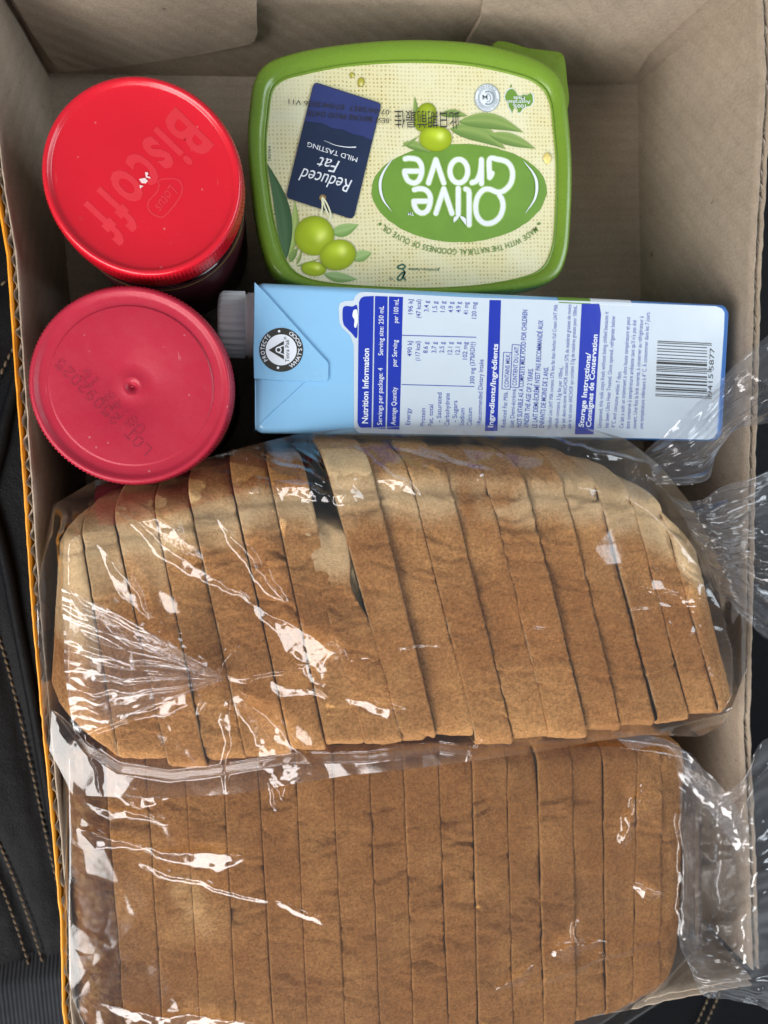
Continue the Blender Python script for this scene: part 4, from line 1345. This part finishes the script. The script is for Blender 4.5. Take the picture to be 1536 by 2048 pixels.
def make_slice(loaf, k, corners, zt, colfn, first=0, last=0, seed=0, dome=True, nw=15, tilt=0.0, lift=0.0, bow=0.0):
    """corners: far-left, far-right, near-right, near-left pixels of the crust face, at height zt"""
    FL, FR, NR, NL = [at(*c, zt) for c in corners]
    pr = profile(dome=dome); m_ = len(pr)
    ws = np.concatenate([[0.0, 0.012, 0.05], np.linspace(0.10, 0.90, nw - 6), [0.95, 0.988, 1.0]])
    ins = np.concatenate([[0.0011, 0.0003, 0.0], np.zeros(nw - 6), [0.0, 0.0003, 0.0011]])
    rs = np.random.RandomState(seed * 7 + 1)
    wrk = [(rs.uniform(0.12, 0.80), rs.uniform(0.2, 0.85), rs.uniform(-0.05, 0.05), rs.uniform(0, 99)) for _ in range(rs.randint(2, 5))]
    gapv = rs.uniform(-0.012, 0.010) if k not in (7, 8) else -0.010
    cu = pr.mean(0)
    V, Cc = [], []
    z0 = 0.0045
    for w_, ins_ in zip(ws, ins):
        u = pr[:, 0].copy(); h = pr[:, 1].copy()
        e0 = (first * (1 - w_) ** 2.5) + (last * w_ ** 2.5)
        u2 = 0.5 + (u - 0.5) * (1 - 0.10 * e0); h2 = 0.5 + (h - 0.5) * (1 - 0.34 * e0)
        gap = gapv
        wq = gap + w_ * (1 - 2 * gap)
        A = NL + (FL - NL) * u2[:, None]; B = NR + (FR - NR) * u2[:, None]
        P = A + (B - A) * wq
        if bow: P[:, 0] += bow * w_ * np.exp(-((u2 - 0.72) / 0.11) ** 2)
        Z_ = z0 + (zt - z0) * h2
        # outward direction in the profile plane
        cu_ = np.array([0.5, 0.5]); dv = np.stack([(u - 0.5), (h - 0.5)], 1); dv /= np.linalg.norm(dv, axis=1)[:, None]
        ydir = (FL - NL); ly = np.linalg.norm(ydir); ydir = ydir / ly
        top = sstep(0.7, 0.95, h)
        X_, Y_ = P[:, 0], P[:, 1]
        disp = 0.0016 * (fbm(X_ * 55 + 7 * seed, Y_ * 70, Z_ * 60, seed, 3) - 0.5) * 2
        wr = fbm(X_ * 40 + 3.1 * k, Y_ * 330 + 4 * fbm(X_ * 120, Y_ * 60, 0, seed + 2, 2), 0, seed + 4, 3)
        disp -= 0.0011 * np.clip(wr - 0.58, 0, 1) * 5 * top * sstep(0.35, 0.5, fbm(X_ * 25, Y_ * 25, 0, 77, 2))
        disp += 0.0007 * (fbm(X_ * 420, Y_ * 420, Z_ * 420, seed + 9, 2) - 0.5)
        for u0, dp, sl, ph_ in wrk:
            uc = u0 + sl * (w_ - 0.5) + 0.028 * (fbm(w_ * 3 + ph_, 0.5, 0, seed, 3) - 0.5)
            du = (u - uc) / 0.009
            disp = disp + top * dp * (-0.0011 * np.exp(-du ** 2) + 0.0007 * np.exp(-((du - 1.8) / 1.3) ** 2))
        shred = np.exp(-((u - 0.845) / 0.022) ** 2) * top if dome else 0
        disp -= 0.0016 * shred
        amt = disp - ins_ * (1 if True else 0)
        P = P + ydir * (amt * dv[:, 0])[:, None]
        Z_ = Z_ + amt * np.where(np.abs(dv[:, 1]) > 0.3, np.sign(dv[:, 1]), dv[:, 1]) + lift * top + tilt * (w_ - 0.5) * top
        Z_ = np.maximum(Z_, 0.003)
        P[:, 2] = Z_
        V.append(P); Cc.append(colfn(u, h, P[:, 0], P[:, 1], Z_, w_))
    n_ = len(ws)
    V = np.array(V); Cc = np.array(Cc).reshape(-1, 3)
    F = gridF(n_, m_, closev=True); mi = [0] * len(F)
    for c0_, fl in ((0, 1), (n_ - 1, 0)):           # cut faces
        cidx = len(V.reshape(-1, 3)) + (0 if c0_ == 0 else 1)
        for j in range(m_):
            a, b = c0_ * m_ + j, c0_ * m_ + (j + 1) % m_
            F.append((cidx, a, b) if not fl else (cidx, b, a)); mi.append(0 if (first and c0_ == 0) or (last and c0_ != 0) else 1)
    VV = V.reshape(-1, 3); ca, cb_ = V[0].mean(0), V[-1].mean(0)
    VV = np.vstack([VV, ca, cb_]); Cc = np.vstack([Cc, Cc[:m_].mean(0), Cc[-m_:].mean(0)])
    me_o = mesh('slice', VV, [f[::-1] for f in F], [M['crust'], M['crumb']], loaf, True, Cc, mi)
    return me_o


BROWN = np.array([0.60, 0.272, 0.086]); GOLD = np.array([0.84, 0.455, 0.170]); PALE = np.array([0.98, 0.70, 0.385]); DARK = np.array([0.20, 0.075, 0.022])


def mix3(a, b, t): return a * (1 - t[:, None]) + b * t[:, None]


ZB1 = 0.1195
loaf1 = thing('bread_loaf', tuple(at(780, 1200, ZB1) * np.array([1, 1, 0]) + np.array([0, 0, 0.003])), 'sliced white loaf with pale split shoulder and fanned slices, next to the milk carton', 'bread', 'sliced loaves in clear bags')
topx = [98, 152, 212, 296, 364, 449, 528, 602, 664, 728, 803, 880, 957, 1032, 1108, 1176, 1246, 1312, 1410]
botx = [70, 237, 339, 416, 495, 585, 656, 734, 809, 878, 959, 1035, 1108, 1181, 1248, 1321, 1387, 1445, 1505]
rnd = random.Random(12)
for i in range(18):
    yl, yr = float(interp(FAR1, topx[i])), float(interp(FAR1, topx[i + 1]))
    bl, br_ = float(interp(NEAR1, botx[i])), float(interp(NEAR1, botx[i + 1]))
    if 0 < i < 17: m1 = (yl + yr) / 2 + rnd.uniform(-10, 8); yl, yr = lerp(m1, yl, 0.35), lerp(m1, yr, 0.35); m2 = (bl + br_) / 2 + rnd.uniform(-13, 11); bl, br_ = lerp(m2, bl, 0.3), lerp(m2, br_, 0.3)
    tl, tr_ = topx[i], topx[i + 1]
    short = i == 7
    bxl, bxr = botx[i], botx[i + 1]
    if i == 0: tl, yl, bl, bxl = 92, 1045, 1430, 68
    if i == 17: tr_, yr, br_, bxr = 1418, 1082, 1404, 1492
    if i == 17: bl = 1436
    if short: yl, yr, tl, tr_ = 1034, 1042, 600, 686
    if i == 8: tl = 636
    
    def colfn(u, h, x, y, z, w_, i=i, short=short):
        n1 = fbm(x * 60, y * 60, z * 60, 3, 4); n2 = fbm(x * 220, y * 220, z * 200, 9, 3); n3 = fbm(x * 22, y * 22, 0, 31, 3)
        belly = np.exp(-((u - 0.36 - 0.08 * (n3 - 0.5)) / 0.20) ** 2)
        c = mix3(BROWN, GOLD, np.clip((n1 - 0.5) * 1.1 + (n3 - 0.5) * 1.1 + 0.62 - 0.50 * belly + 0.10 * math.sin(i * 2.3), 0, 1))
        c = mix3(c, DARK * 1.8, 0.20 * sstep(0.58, 0.75, n3) * sstep(0.8, 0.2, u))
        rag = fbm(x * 150, y * 150, z * 90, 23 + i, 3)
        pale = sstep(0.70, 0.82, u + 0.09 * (rag - 0.5)) * sstep(0.92, 0.84, u + 0.07 * (rag - 0.5)) * sstep(0.30, 0.56, n1 + 0.06)
        if i <= 3: pale = np.maximum(pale, sstep(0.40 + 0.11 * i, 0.70 + 0.05 * i, u + 0.25 * (n1 - 0.5)) * (1 - 0.2 * i) * sstep(1.25, 0.8, u))
        if i == 0: pale = np.maximum(pale, 0.85 * sstep(0.30, 0.55, u + 0.2 * (n1 - 0.5)))
        if i >= 14: pale = np.maximum(pale, sstep(0.70 - 0.035 * (i - 14), 0.80 - 0.03 * (i - 14), u + 0.10 * (n1 - 0.5)) * sstep(0.97 + 0.05 * (i - 14), 0.88 + 0.05 * (i - 14), u))
        if short: pale = np.maximum(pale, sstep(0.86, 0.96, u + 0.16 * (rag - 0.5)))
        if i == 8: pale = np.maximum(pale, sstep(0.84, 0.88, u + 0.05 * (n1 - .5)) * sstep(0.98, 0.93, u))
        c = mix3(c, PALE, np.clip(pale, 0, 1))
        edge = np.full(len(u), 0.75 * (max(0, 1 - w_ / 0.045) + max(0, 1 - (1 - w_) / 0.03)))
        c = mix3(c, PALE * 0.85, np.clip(edge, 0, 1) * sstep(0.46, 0.62, n2))
        return np.clip(c, 0.005, 0.98)

    make_slice(loaf1, i, [(tl, yl), (tr_, yr), (bxr, br_), (bxl, bl)], ZB1, colfn, first=1.0 if i == 0 else 0, last=0.6 if i == 17 else 0, seed=40 + i, dome=not short,
               tilt=rnd.uniform(-0.0022, 0.0034) * (i not in (7, 8)), lift=rnd.uniform(-0.0022, 0.0006) * (i not in (7, 8)), nw=27 if i == 0 else 15, bow=-0.0036 if short else 0.0)

ZB2 = 0.0985
loaf2 = thing('bread_loaf', tuple(at(760, 1800, ZB2) * np.array([1, 1, 0]) + np.array([0, 0, 0.003])), 'darker sliced loaf with burnt left heel, at the near end of the box', 'bread', 'sliced loaves in clear bags')
top2 = [116, 207, 290, 368, 445, 514, 591, 663, 738, 806, 876, 943, 1013, 1072, 1143, 1207, 1275, 1325, 1388]
bot2 = [150, 250, 328, 403, 473, 549, 617, 692, 761, 829, 899, 956, 1027, 1089, 1154, 1213, 1267, 1318, 1372]
NEAR2 = [(150, 2085), (1000, 2085), (1100, 2075), (1200, 2048), (1267, 2022), (1318, 1994), (1350, 1968), (1372, 1938)]
for i in range(18):
    bl, br_ = float(interp(NEAR2, bot2[i])), float(interp(NEAR2, bot2[i + 1]))
    f_ = (lambda y: lerp(0, 1, (y - 1500) / 540.0))
    tl, tr_ = top2[i], top2[i + 1]

    def colfn(u, h, x, y, z, w_, i=i):
        n1 = fbm(x * 60, y * 60, z * 60, 13, 4); n2 = fbm(x * 200, y * 200, z * 200, 19, 3); n3 = fbm(x * 20, y * 20, 0, 61, 3)
        B2 = BROWN * np.array([0.80, 0.785, 0.72])
        c = mix3(B2, GOLD * np.array([0.82, 0.79, 0.74]), np.clip((n1 - 0.38) * 1.3 + (n3 - 0.45) * 0.9 + 0.05, 0, 1))
        c = mix3(c, DARK * 1.5, 0.4 * sstep(0.55, 0.75, n3))
        if i == 0:
            n5 = fbm(x * 420, y * 420, z * 420, 29, 3); wb = float(np.exp(-((w_ - 0.80) / 0.22) ** 2))
            c = mix3(c * 0.7, DARK * np.array([1.05, 0.98, 0.9]), np.clip(sstep(0.15, 0.5, n2 + 0.2) * (0.62 + 0.38 * wb), 0, 1))
            c = c * (1.0 - 0.25 * wb)
            c = mix3(c, np.array([0.42, 0.23, 0.085]), sstep(0.50, 0.62, n5) * (0.75 - 0.55 * wb))
        if i in (1, 2): c = mix3(c, DARK * 1.2, (0.5 if i == 1 else 0.2) * sstep(0.5, 0.25, u) * np.ones(len(u)))
        # the pale crescent crack
        pc = at(372, 1800, ZB2)
        r = np.hypot((x - pc[0]) / 1.0, (y - pc[1]) / 1.5)
        cres = np.exp(-((r - 0.004) / 0.0035) ** 2) * sstep(-0.004, 0.003, x - pc[0] + 0.6 * (y - pc[1]) + 0.004) + 0.55 * np.exp(-(((x - pc[0] - 0.006) / 0.012) ** 2 + ((y - pc[1] + 0.011) / 0.008) ** 2))
        c = mix3(c, PALE * np.array([0.95, 0.85, 0.7]), np.clip(cres * 0.6, 0, 1))
        edge = np.full(len(u), 0.5 * max(0, 1 - w_ / 0.06) if i in (9, 11, 13, 14) else 0.30 * max(0, 1 - w_ / 0.04))
        c = mix3(c, GOLD * 1.15, np.clip(edge, 0, 1))
        return np.clip(c, 0.005, 0.9)

    make_slice(loaf2, 30 + i, [(tl, 1500), (tr_, 1497), (bot2[i + 1], br_), (bot2[i], bl)], ZB2, colfn, first=0.5 if i == 0 else 0, last=0.45 if i == 17 else 0, seed=90 + i, dome=False,
               tilt=rnd.uniform(-0.0010, 0.0010), lift=(0.0011 if i in (11, 13) else rnd.uniform(-0.0006, 0.0004)), nw=23 if i in (0, 17) else 15)


# ------------------------------------------------------------------ clear plastic bags
def tri(t): return 2 * np.abs(t - np.floor(t + 0.5))         # triangle wave 0..1


def crumple(x, y, seed, period, n=5, warp=1.0):
    r = np.random.RandomState(seed); h = 0
    for k in range(n):
        a = r.uniform(0, math.pi); f = (0.7 + 0.9 * r.rand()) / period
        wv = warp * (fbm(x / period * 0.35 + 11 * k, y / period * 0.35, 0, seed + k, 2) - 0.5) * 1.1
        h = h + (tri((x * math.cos(a) + y * math.sin(a)) * f + wv + r.rand()) - 0.5) / f
    return h / n


def creases(PX, PY, lst):
    """folds in the film: ((x0,y0),(x1,y1), height m, width px left, width px right)"""
    h = np.zeros_like(PX)
    PX0, PY0 = PX, PY
    PX = PX0 + 26 * (fbm(PX0 / 55.0, PY0 / 55.0, 0, 511, 3) - 0.5)
    PY = PY0 + 26 * (fbm(PX0 / 55.0, PY0 / 55.0, 0, 523, 3) - 0.5)
    for kk, (a, b, A, w0, w1) in enumerate(lst):
        ax, ay = a; bx_, by_ = b
        dx, dy = bx_ - ax, by_ - ay; l2 = dx * dx + dy * dy; l = math.sqrt(l2)
        t = ((PX - ax) * dx + (PY - ay) * dy) / l2
        s = ((PX - ax) * -dy + (PY - ay) * dx) / l
        pk = (0.25, 0.7, 0.45, 0.85)[kk % 4]                    # folds open out and close again along their length
        shp = np.where(t < pk, 0.18 + 0.82 * np.clip(t / pk, 0, 1), 0.10 + 0.90 * np.clip((1 - t) / (1 - pk), 0, 1))
        rag = 0.85 + 0.3 * fbm(PX0 / 22.0, PY0 / 22.0, 0, 541 + kk, 2)
        wd = np.where(s < 0, w0, w1) * np.where(max(w0, w1) > 15, shp * rag, 1.0)
        A = A * np.where(max(w0, w1) > 15, 0.35 + 0.65 * shp, 1.0)
        end = np.clip(np.minimum(t, 1 - t) * 5, 0, 1) * (t > 0) * (t < 1)
        h = np.maximum(h, A * np.clip(1 - np.abs(s) / wd, 0, 1) * end) 
    return h


def bag_sheet(name, parent, top, bot, x0, x1, nu, nv, zfun, mat):
    u = np.linspace(0, 1, nu); v = np.linspace(0, 1, nv)
    PX = np.repeat((x0 + (x1 - x0) * u)[:, None], nv, 1)
    yt, yb = interp(top, PX[:, 0]), interp(bot, PX[:, 0])
    PY = yt[:, None] + (yb - yt)[:, None] * v[None, :]
    Z_ = zfun(PX, PY, yt[:, None], yb[:, None])
    P = at(PX, PY, Z_)
    return PX, PY, P


def film_bag(thingobj, top, bot, x0, x1, nu, nv, zfun, keep, mat):
    PX, PY, P = bag_sheet('x', thingobj, top, bot, x0, x1, nu, nv, zfun, mat)
    mesh('bag_film_upper', P, gridF(nu, nv, flip=True), mat, thingobj)
    # lower half: from the same rim down round the loaf and under it
    nu2, nv2 = nu // 5, nv // 5
    PX, PY, Q = bag_sheet('x', thingobj, top, bot, x0, x1, nu2, nv2, zfun, mat)
    uu = np.linspace(0, 1, nu2)[:, None]; vv = np.linspace(0, 1, nv2)[None, :]
    de = np.minimum(np.minimum(uu, 1 - uu) * 42, np.minimum(vv, 1 - vv) * 9)
    k = sstep(0.05, 0.45, de)
    cen = Q.mean((0, 1))
    Q2 = Q.copy()
    Q2[..., 2] = lerp(Q[..., 2] - 0.0004, 0.0016, k)
    Q2[..., 0] = cen[0] + (Q[..., 0] - cen[0]) * (1 - 0.015 * k)
    Q2[..., 0] = np.where(k > 0.02, np.clip(Q2[..., 0], 0.003, W - 0.002), Q2[..., 0])
    mesh('bag_film_lower', Q2, gridF(nu2, nv2), mat, thingobj)


TOP1 = [(74, 1196), (82, 1130), (106, 1010), (190, 960), (300, 952), (380, 925), (520, 886), (600, 867), (700, 856), (900, 849), (1150, 850), (1250, 876), (1320, 930), (1380, 1005), (1420, 1078), (1450, 1150), (1496, 1225)]
BOT1 = [(74, 1235), (88, 1480), (130, 1560), (145, 1590), (300, 1598), (470, 1588), (600, 1566), (700, 1550), (800, 1541), (960, 1521), (1100, 1500), (1200, 1482), (1290, 1470), (1400, 1474), (1450, 1450), (1496, 1330)]
CR1 = [((440, 1355), (1428, 1202), 0.0010, 5, 5), ((440, 1355), (700, 1318), 0.0018, 14, 10), ((211, 1004), (525, 1222), 0.0034, 10, 30), ((515, 1212), (710, 1326), 0.0064, 14, 78), ((248, 990), (432, 1120), 0.0048, 12, 46), ((426, 1040), (585, 1208), 0.0034, 12, 28),
       ((125, 1170), (445, 1358), 0.0040, 40, 40), ((128, 1190), (150, 1500), 0.0030, 26, 30), ((445, 1352), (140, 1480), 0.0034, 26, 30), ((440, 1352), (480, 1284), 0.0026, 16, 8), ((398, 1436), (446, 1364), 0.0026, 16, 8),
       ((468, 1370), (655, 1556), 0.0088, 16, 92), ((466, 1380), (452, 1600), 0.0030, 10, 20), ((380, 930), (720, 1000), 0.0024, 10, 24), ((470, 900), (700, 980), 0.0022, 10, 20), ((590, 885), (712, 1015), 0.0028, 10, 22), ((132, 1010), (120, 1250), 0.0042, 30, 16),
       ((760, 885), (1010, 955), 0.0022, 10, 24), ((860, 895), (965, 965), 0.0026, 8, 24), ((1000, 860), (1300, 930), 0.0022, 10, 22), ((540, 1358), (665, 1398), 0.0022, 10, 22), ((690, 1398), (815, 1424), 0.0024, 8, 26), ((1280, 1180), (1440, 1200), 0.0026, 8, 24), ((205, 1590), (160, 1440), 0.0036, 12, 26), ((560, 1570), (578, 1500), 0.0026, 12, 14), ((940, 1525), (955, 1480), 0.002, 8, 8),
       ((330, 1000), (390, 1130), 0.0030, 8, 22), ((620, 900), (690, 960), 0.0024, 6, 18), ((440, 960), (520, 990), 0.0022, 8, 18), ((700, 880), (850, 1000), 0.0024, 8, 22), ((190, 1080), (330, 1260), 0.0030, 12, 30)]


def z1(PX, PY, yt, yb):
    yf, yn = interp(FAR1, PX), interp(NEAR1, PX)
    zc_ = ZB1 + 0.0022
    a = yf + 0.13 * (yn - yf)
    zfar = lerp(zc_, 0.0975, np.clip((a - PY) / np.maximum(6, a - yt), 0, 1))
    b = yn - 14
    znear = lerp(zc_, 0.1075, sstep(0, 1, (PY - yn + 8) / 24.0)) - 0.0020 * np.clip((PY - yn - 12) / np.maximum(6, yb - yn - 12), 0, 1)
    zl = lerp(0.1000, zc_ + 0.003, sstep(70, 158, PX))
    zr = lerp(zc_ + 0.001, 0.100, sstep(1440, 1496, PX))
    z = np.minimum(np.minimum(zfar, znear), np.minimum(zl, zr))
    x, y = PX / 4800.0, PY / 4800.0
    msk = np.exp(-(((PX - 560) / 190) ** 2 + ((PY - 945) / 60) ** 2)) * 1.0 + np.exp(-(((PX - 1000) / 230) ** 2 + ((PY - 900) / 45) ** 2)) * 0.8 + np.exp(-(((PX - 250) / 170) ** 2 + ((PY - 1330) / 190) ** 2)) * 0.14 + np.exp(-(((PX - 570) / 120) ** 2 + ((PY - 1480) / 80) ** 2)) * 0.14 + np.exp(-(((PX - 1400) / 80) ** 2 + ((PY - 1130) / 120) ** 2)) * 0.6
    big = sstep(0.45, 0.65, fbm(x * 18, y * 18, 0, 401, 2))
    z = z + creases(PX, PY, CR1)
    z = z + 0.55 * crumple(x, y, 5, 0.040, 3) * (0.14 + 0.5 * msk) * 0.7 + 0.5 * crumple(x, y, 6, 0.017, 3) * (0.02 + 0.75 * msk + 0.06 * big) + 0.30 * crumple(x, y, 7, 0.006, 3) * np.clip(msk, 0, 1) * 0.3
    edge = np.minimum(np.minimum(PY - yt, yb - PY) / 10.0, 1)
    bread = np.where((PY > yf - 4) & (PY < yn + 4) & (PX > 100) & (PX < 1450), ZB1 + 0.0012 - 0.10 * 0 , 0)
    core = sstep(0, 1, (PY - (yf + 0.12 * (yn - yf))) / 20.0) * sstep(0, 1, (yn - 10 - PY) / 14.0) * sstep(150, 175, PX) * sstep(1475, 1455, PX)
    return np.where(core > 0.5, np.maximum(z, ZB1 + 0.0016), z)


bag1 = thing('bread_bag', tuple(at(780, 1200, 0.1) * np.array([1, 1, 0]) + np.array([0, 0, 0.002])), 'clear plastic bag with star shaped crease around the fanned loaf beside the milk carton', 'plastic bag', 'clear bread bags')
film_bag(bag1, TOP1, BOT1, 74, 1496, 560, 300, z1, None, M['film'])

TOP2 = [(126, 1530), (136, 1500), (700, 1490), (1240, 1478), (1330, 1490), (1380, 1505), (1404, 1530)]
BOT2 = [(126, 1940), (146, 2040), (185, 2130), (220, 2170), (1000, 2170), (1200, 2085), (1330, 2000), (1404, 1925)]
CR2 = [((160, 1652), (310, 1702), 0.0036, 10, 38), ((270, 1692), (510, 1706), 0.0036, 12, 40), ((170, 1598), (350, 1650), 0.0022, 8, 20), ((270, 1725), (560, 1808), 0.0014, 12, 10), ((550, 1800), (660, 1842), 0.0010, 10, 10), ((195, 2012), (540, 2052), 0.0036, 10, 44), ((225, 1582), (350, 1598), 0.0030, 8, 30), ((1296, 1556), (1236, 1700), 0.0036, 12, 26), ((1098, 1902), (1225, 1878), 0.0034, 8, 34), ((975, 1990), (1075, 1926), 0.0030, 8, 22), ((1265, 1768), (1335, 1800), 0.0026, 6, 22), ((1366, 1540), (1366, 1900), 0.0030, 8, 14), ((1040, 1980), (1340, 1870), 0.0012, 12, 8), ((540, 1560), (556, 1630), 0.0034, 16, 8), ((578, 1552), (566, 1604), 0.0032, 6, 16), ((1150, 1836), (1162, 1895), 0.0024, 14, 8)]


def z2(PX, PY, yt, yb):
    zc_ = ZB2 + 0.0022
    zl = lerp(0.092, zc_, sstep(122, 138, PX)); zr = lerp(zc_, 0.0965, sstep(1384, 1404, PX))
    zn = lerp(zc_, 0.082, sstep(0, 1, (PY - (yb - 40)) / 40.0))
    zfar = lerp(0.0975, zc_, sstep(0, 1, (PY - yt) / 18.0))
    z = np.minimum(np.minimum(zl, zr), np.minimum(zn, zfar))
    x, y = PX / 4500.0, PY / 4500.0
    msk = np.exp(-(((PX - 240) / 80) ** 2 + ((PY - 1615) / 45) ** 2)) * 0.5 + np.exp(-(((PX - 1260) / 60) ** 2 + ((PY - 1640) / 80) ** 2)) * 0.8 + np.exp(-(((PX - 1160) / 80) ** 2 + ((PY - 1890) / 60) ** 2)) * 0.6 + np.exp(-(((PX - 1365) / 30) ** 2)) * 0.5 + np.exp(-(((PX - 320) / 150) ** 2 + ((PY - 2040) / 30) ** 2)) * 0.5
    z = z + creases(PX, PY, CR2)
    z = z + 0.5 * crumple(x, y, 25, 0.040, 3) * (0.10 + 0.4 * msk) * 0.6 + 0.5 * crumple(x, y, 26, 0.015, 3) * (0.015 + 0.6 * msk) + 0.3 * crumple(x, y, 27, 0.006, 3) * np.clip(msk, 0, 1) * 0.4
    core = (PX > 139) & (PX < 1380) & (PY < yb - 40) & (PY > yt + 16)
    return np.where(core, np.maximum(z, ZB2 + 0.0022), z)


bag2 = thing('bread_bag', tuple(at(760, 1800, 0.1) * np.array([1, 1, 0]) + np.array([0, 0, 0.002])), 'clear plastic bag over the darker loaf, partly under the other bag', 'plastic bag', 'clear bread bags')
film_bag(bag2, TOP2, BOT2, 126, 1404, 460, 230, z2, None, M['film'])


def bicubic(ctrl, nu, nv):
    C_ = np.array(ctrl, float)                     # rows x cols x 3
    rows = np.array([spline(r, nv) for r in C_])   # rows x N x 3
    return np.array([spline(rows[:, j], nu) for j in range(rows.shape[1])])


def tail(name, parent, ctrl, amp, period, seed, mat, nu=26, nv=26, pleat=0.0, npl=9):
    G_ = bicubic(ctrl, nu, nv)
    px, py, z = G_[..., 0], G_[..., 1], G_[..., 2]
    x, y = px / 4600.0, py / 4600.0
    z = z + amp * crumple(x, y, seed, period * 1.4, 4, 1.2) + 0.35 * amp * crumple(x, y, seed + 1, period * 0.45, 4, 1.0)
    if pleat:
        rr = np.linspace(0, 1, z.shape[1])[None, :]; cc_ = np.linspace(0, 1, z.shape[0])[:, None]
        z = z + pleat * (tri(rr * npl + 1.3 * fbm(rr * 4 + 0 * cc_, cc_ * 3, 0, seed + 5, 2)) - 0.5) * (0.35 + 0.65 * sstep(0, 0.3, cc_)) + 0.4 * pleat * (tri(rr * npl * 2.7 + 2.0 * fbm(rr * 6, cc_ * 4, 0, seed + 6, 2)) - 0.5)
    jx = 3000 * amp * crumple(x, y, seed + 2, period, 3); jy = 3000 * amp * crumple(x, y, seed + 3, period, 3)
    P = at(px + jx * 0.5, py + jy * 0.5, z)
    mesh(name, P, gridF(P.shape[0], P.shape[1], flip=True), mat, parent)


tail('bag_mouth', bag1, [[(1288, 905, .104), (1350, 848, .116), (1440, 760, .124), (1536, 668, .128), (1640, 590, .120)],
                         [(1300, 925, .106), (1375, 890, .122), (1460, 815, .112), (1560, 745, .124), (1660, 690, .112)],
                         [(1305, 945, .106), (1400, 925, .110), (1470, 860, .104), (1570, 800, .112), (1680, 770, .105)],
                         [(1312, 972, .108), (1412, 960, .121), (1452, 872, .124), (1560, 838, .126), (1690, 800, .116)]], 0.24, 0.020, 71, M['film2'], pleat=0.0022, npl=4)
tail('bag_neck', bag1, [[(1285, 925, .106), (1340, 990, .112), (1400, 1000, .116), (1445, 975, .122), (1540, 940, .124), (1660, 890, .116)],
                        [(1330, 985, .110), (1380, 1040, .118), (1425, 1050, .124), (1475, 1040, .120), (1550, 1020, .112), (1660, 1000, .108)],
                        [(1380, 1060, .113), (1410, 1095, .119), (1445, 1105, .124), (1490, 1110, .116), (1560, 1130, .122), (1660, 1130, .110)],
                        [(1420, 1150, .110), (1440, 1165, .116), (1465, 1175, .122), (1500, 1195, .118), (1560, 1230, .112), (1660, 1240, .106)],
                        [(1442, 1215, .104), (1452, 1200, .110), (1475, 1225, .120), (1520, 1268, .122), (1570, 1295, .116), (1660, 1330, .106)]], 0.22, 0.018, 81, M['film2'], pleat=0.0045, npl=8)
tail('bag_mouth', bag2, [[(1225, 1462, .1085), (1330, 1478, .112), (1400, 1530, .115), (1455, 1590, .118), (1500, 1660, .112)],
                         [(1240, 1482, .1065), (1330, 1492, .108), (1395, 1560, .110), (1450, 1625, .113), (1490, 1690, .110)],
                         [(1262, 1500, .103), (1335, 1500, .104), (1385, 1580, .106), (1440, 1650, .108), (1480, 1710, .107)]], 0.22, 0.014, 91, M['film2'])
tail('bag_neck', bag2, [[(1352, 1530, .1015), (1400, 1560, .104), (1440, 1590, .100), (1484, 1560, .108), (1530, 1480, .112), (1650, 1470, .100)],
                        [(1362, 1640, .102), (1395, 1650, .094), (1440, 1660, .088), (1486, 1640, .108), (1540, 1600, .104), (1650, 1590, .094)],
                        [(1364, 1760, .102), (1395, 1770, .090), (1440, 1780, .086), (1484, 1760, .108), (1540, 1740, .114), (1650, 1740, .098)],
                        [(1360, 1860, .1015), (1385, 1880, .094), (1440, 1870, .090), (1484, 1860, .109), (1540, 1850, .104), (1650, 1850, .092)],
                        [(1366, 1905, .100), (1395, 1950, .102), (1450, 1960, .104), (1500, 1960, .107), (1545, 1960, .102), (1650, 1970, .088)],
                        [(1376, 1915, .099), (1408, 1992, .102), (1460, 1998, .100), (1510, 2010, .098), (1560, 2030, .092), (1650, 2060, .080)]], 0.25, 0.022, 101, M['film2'], pleat=0.0028, npl=7)
tail('bag_gusset', bag1, [[(122, 1172, .1262), (210, 1216, .1258), (330, 1280, .1256), (446, 1354, .1252)],
                          [(128, 1270, .1260), (220, 1300, .1262), (330, 1325, .1260), (447, 1356, .1254)],
                          [(132, 1370, .1256), (215, 1370, .1256), (320, 1360, .1260), (447, 1358, .1254)],
                          [(150, 1470, .1254), (240, 1440, .1252), (340, 1402, .1252), (447, 1360, .1252)]], 0.10, 0.022, 131, M['film2'], pleat=0.0022, npl=5)
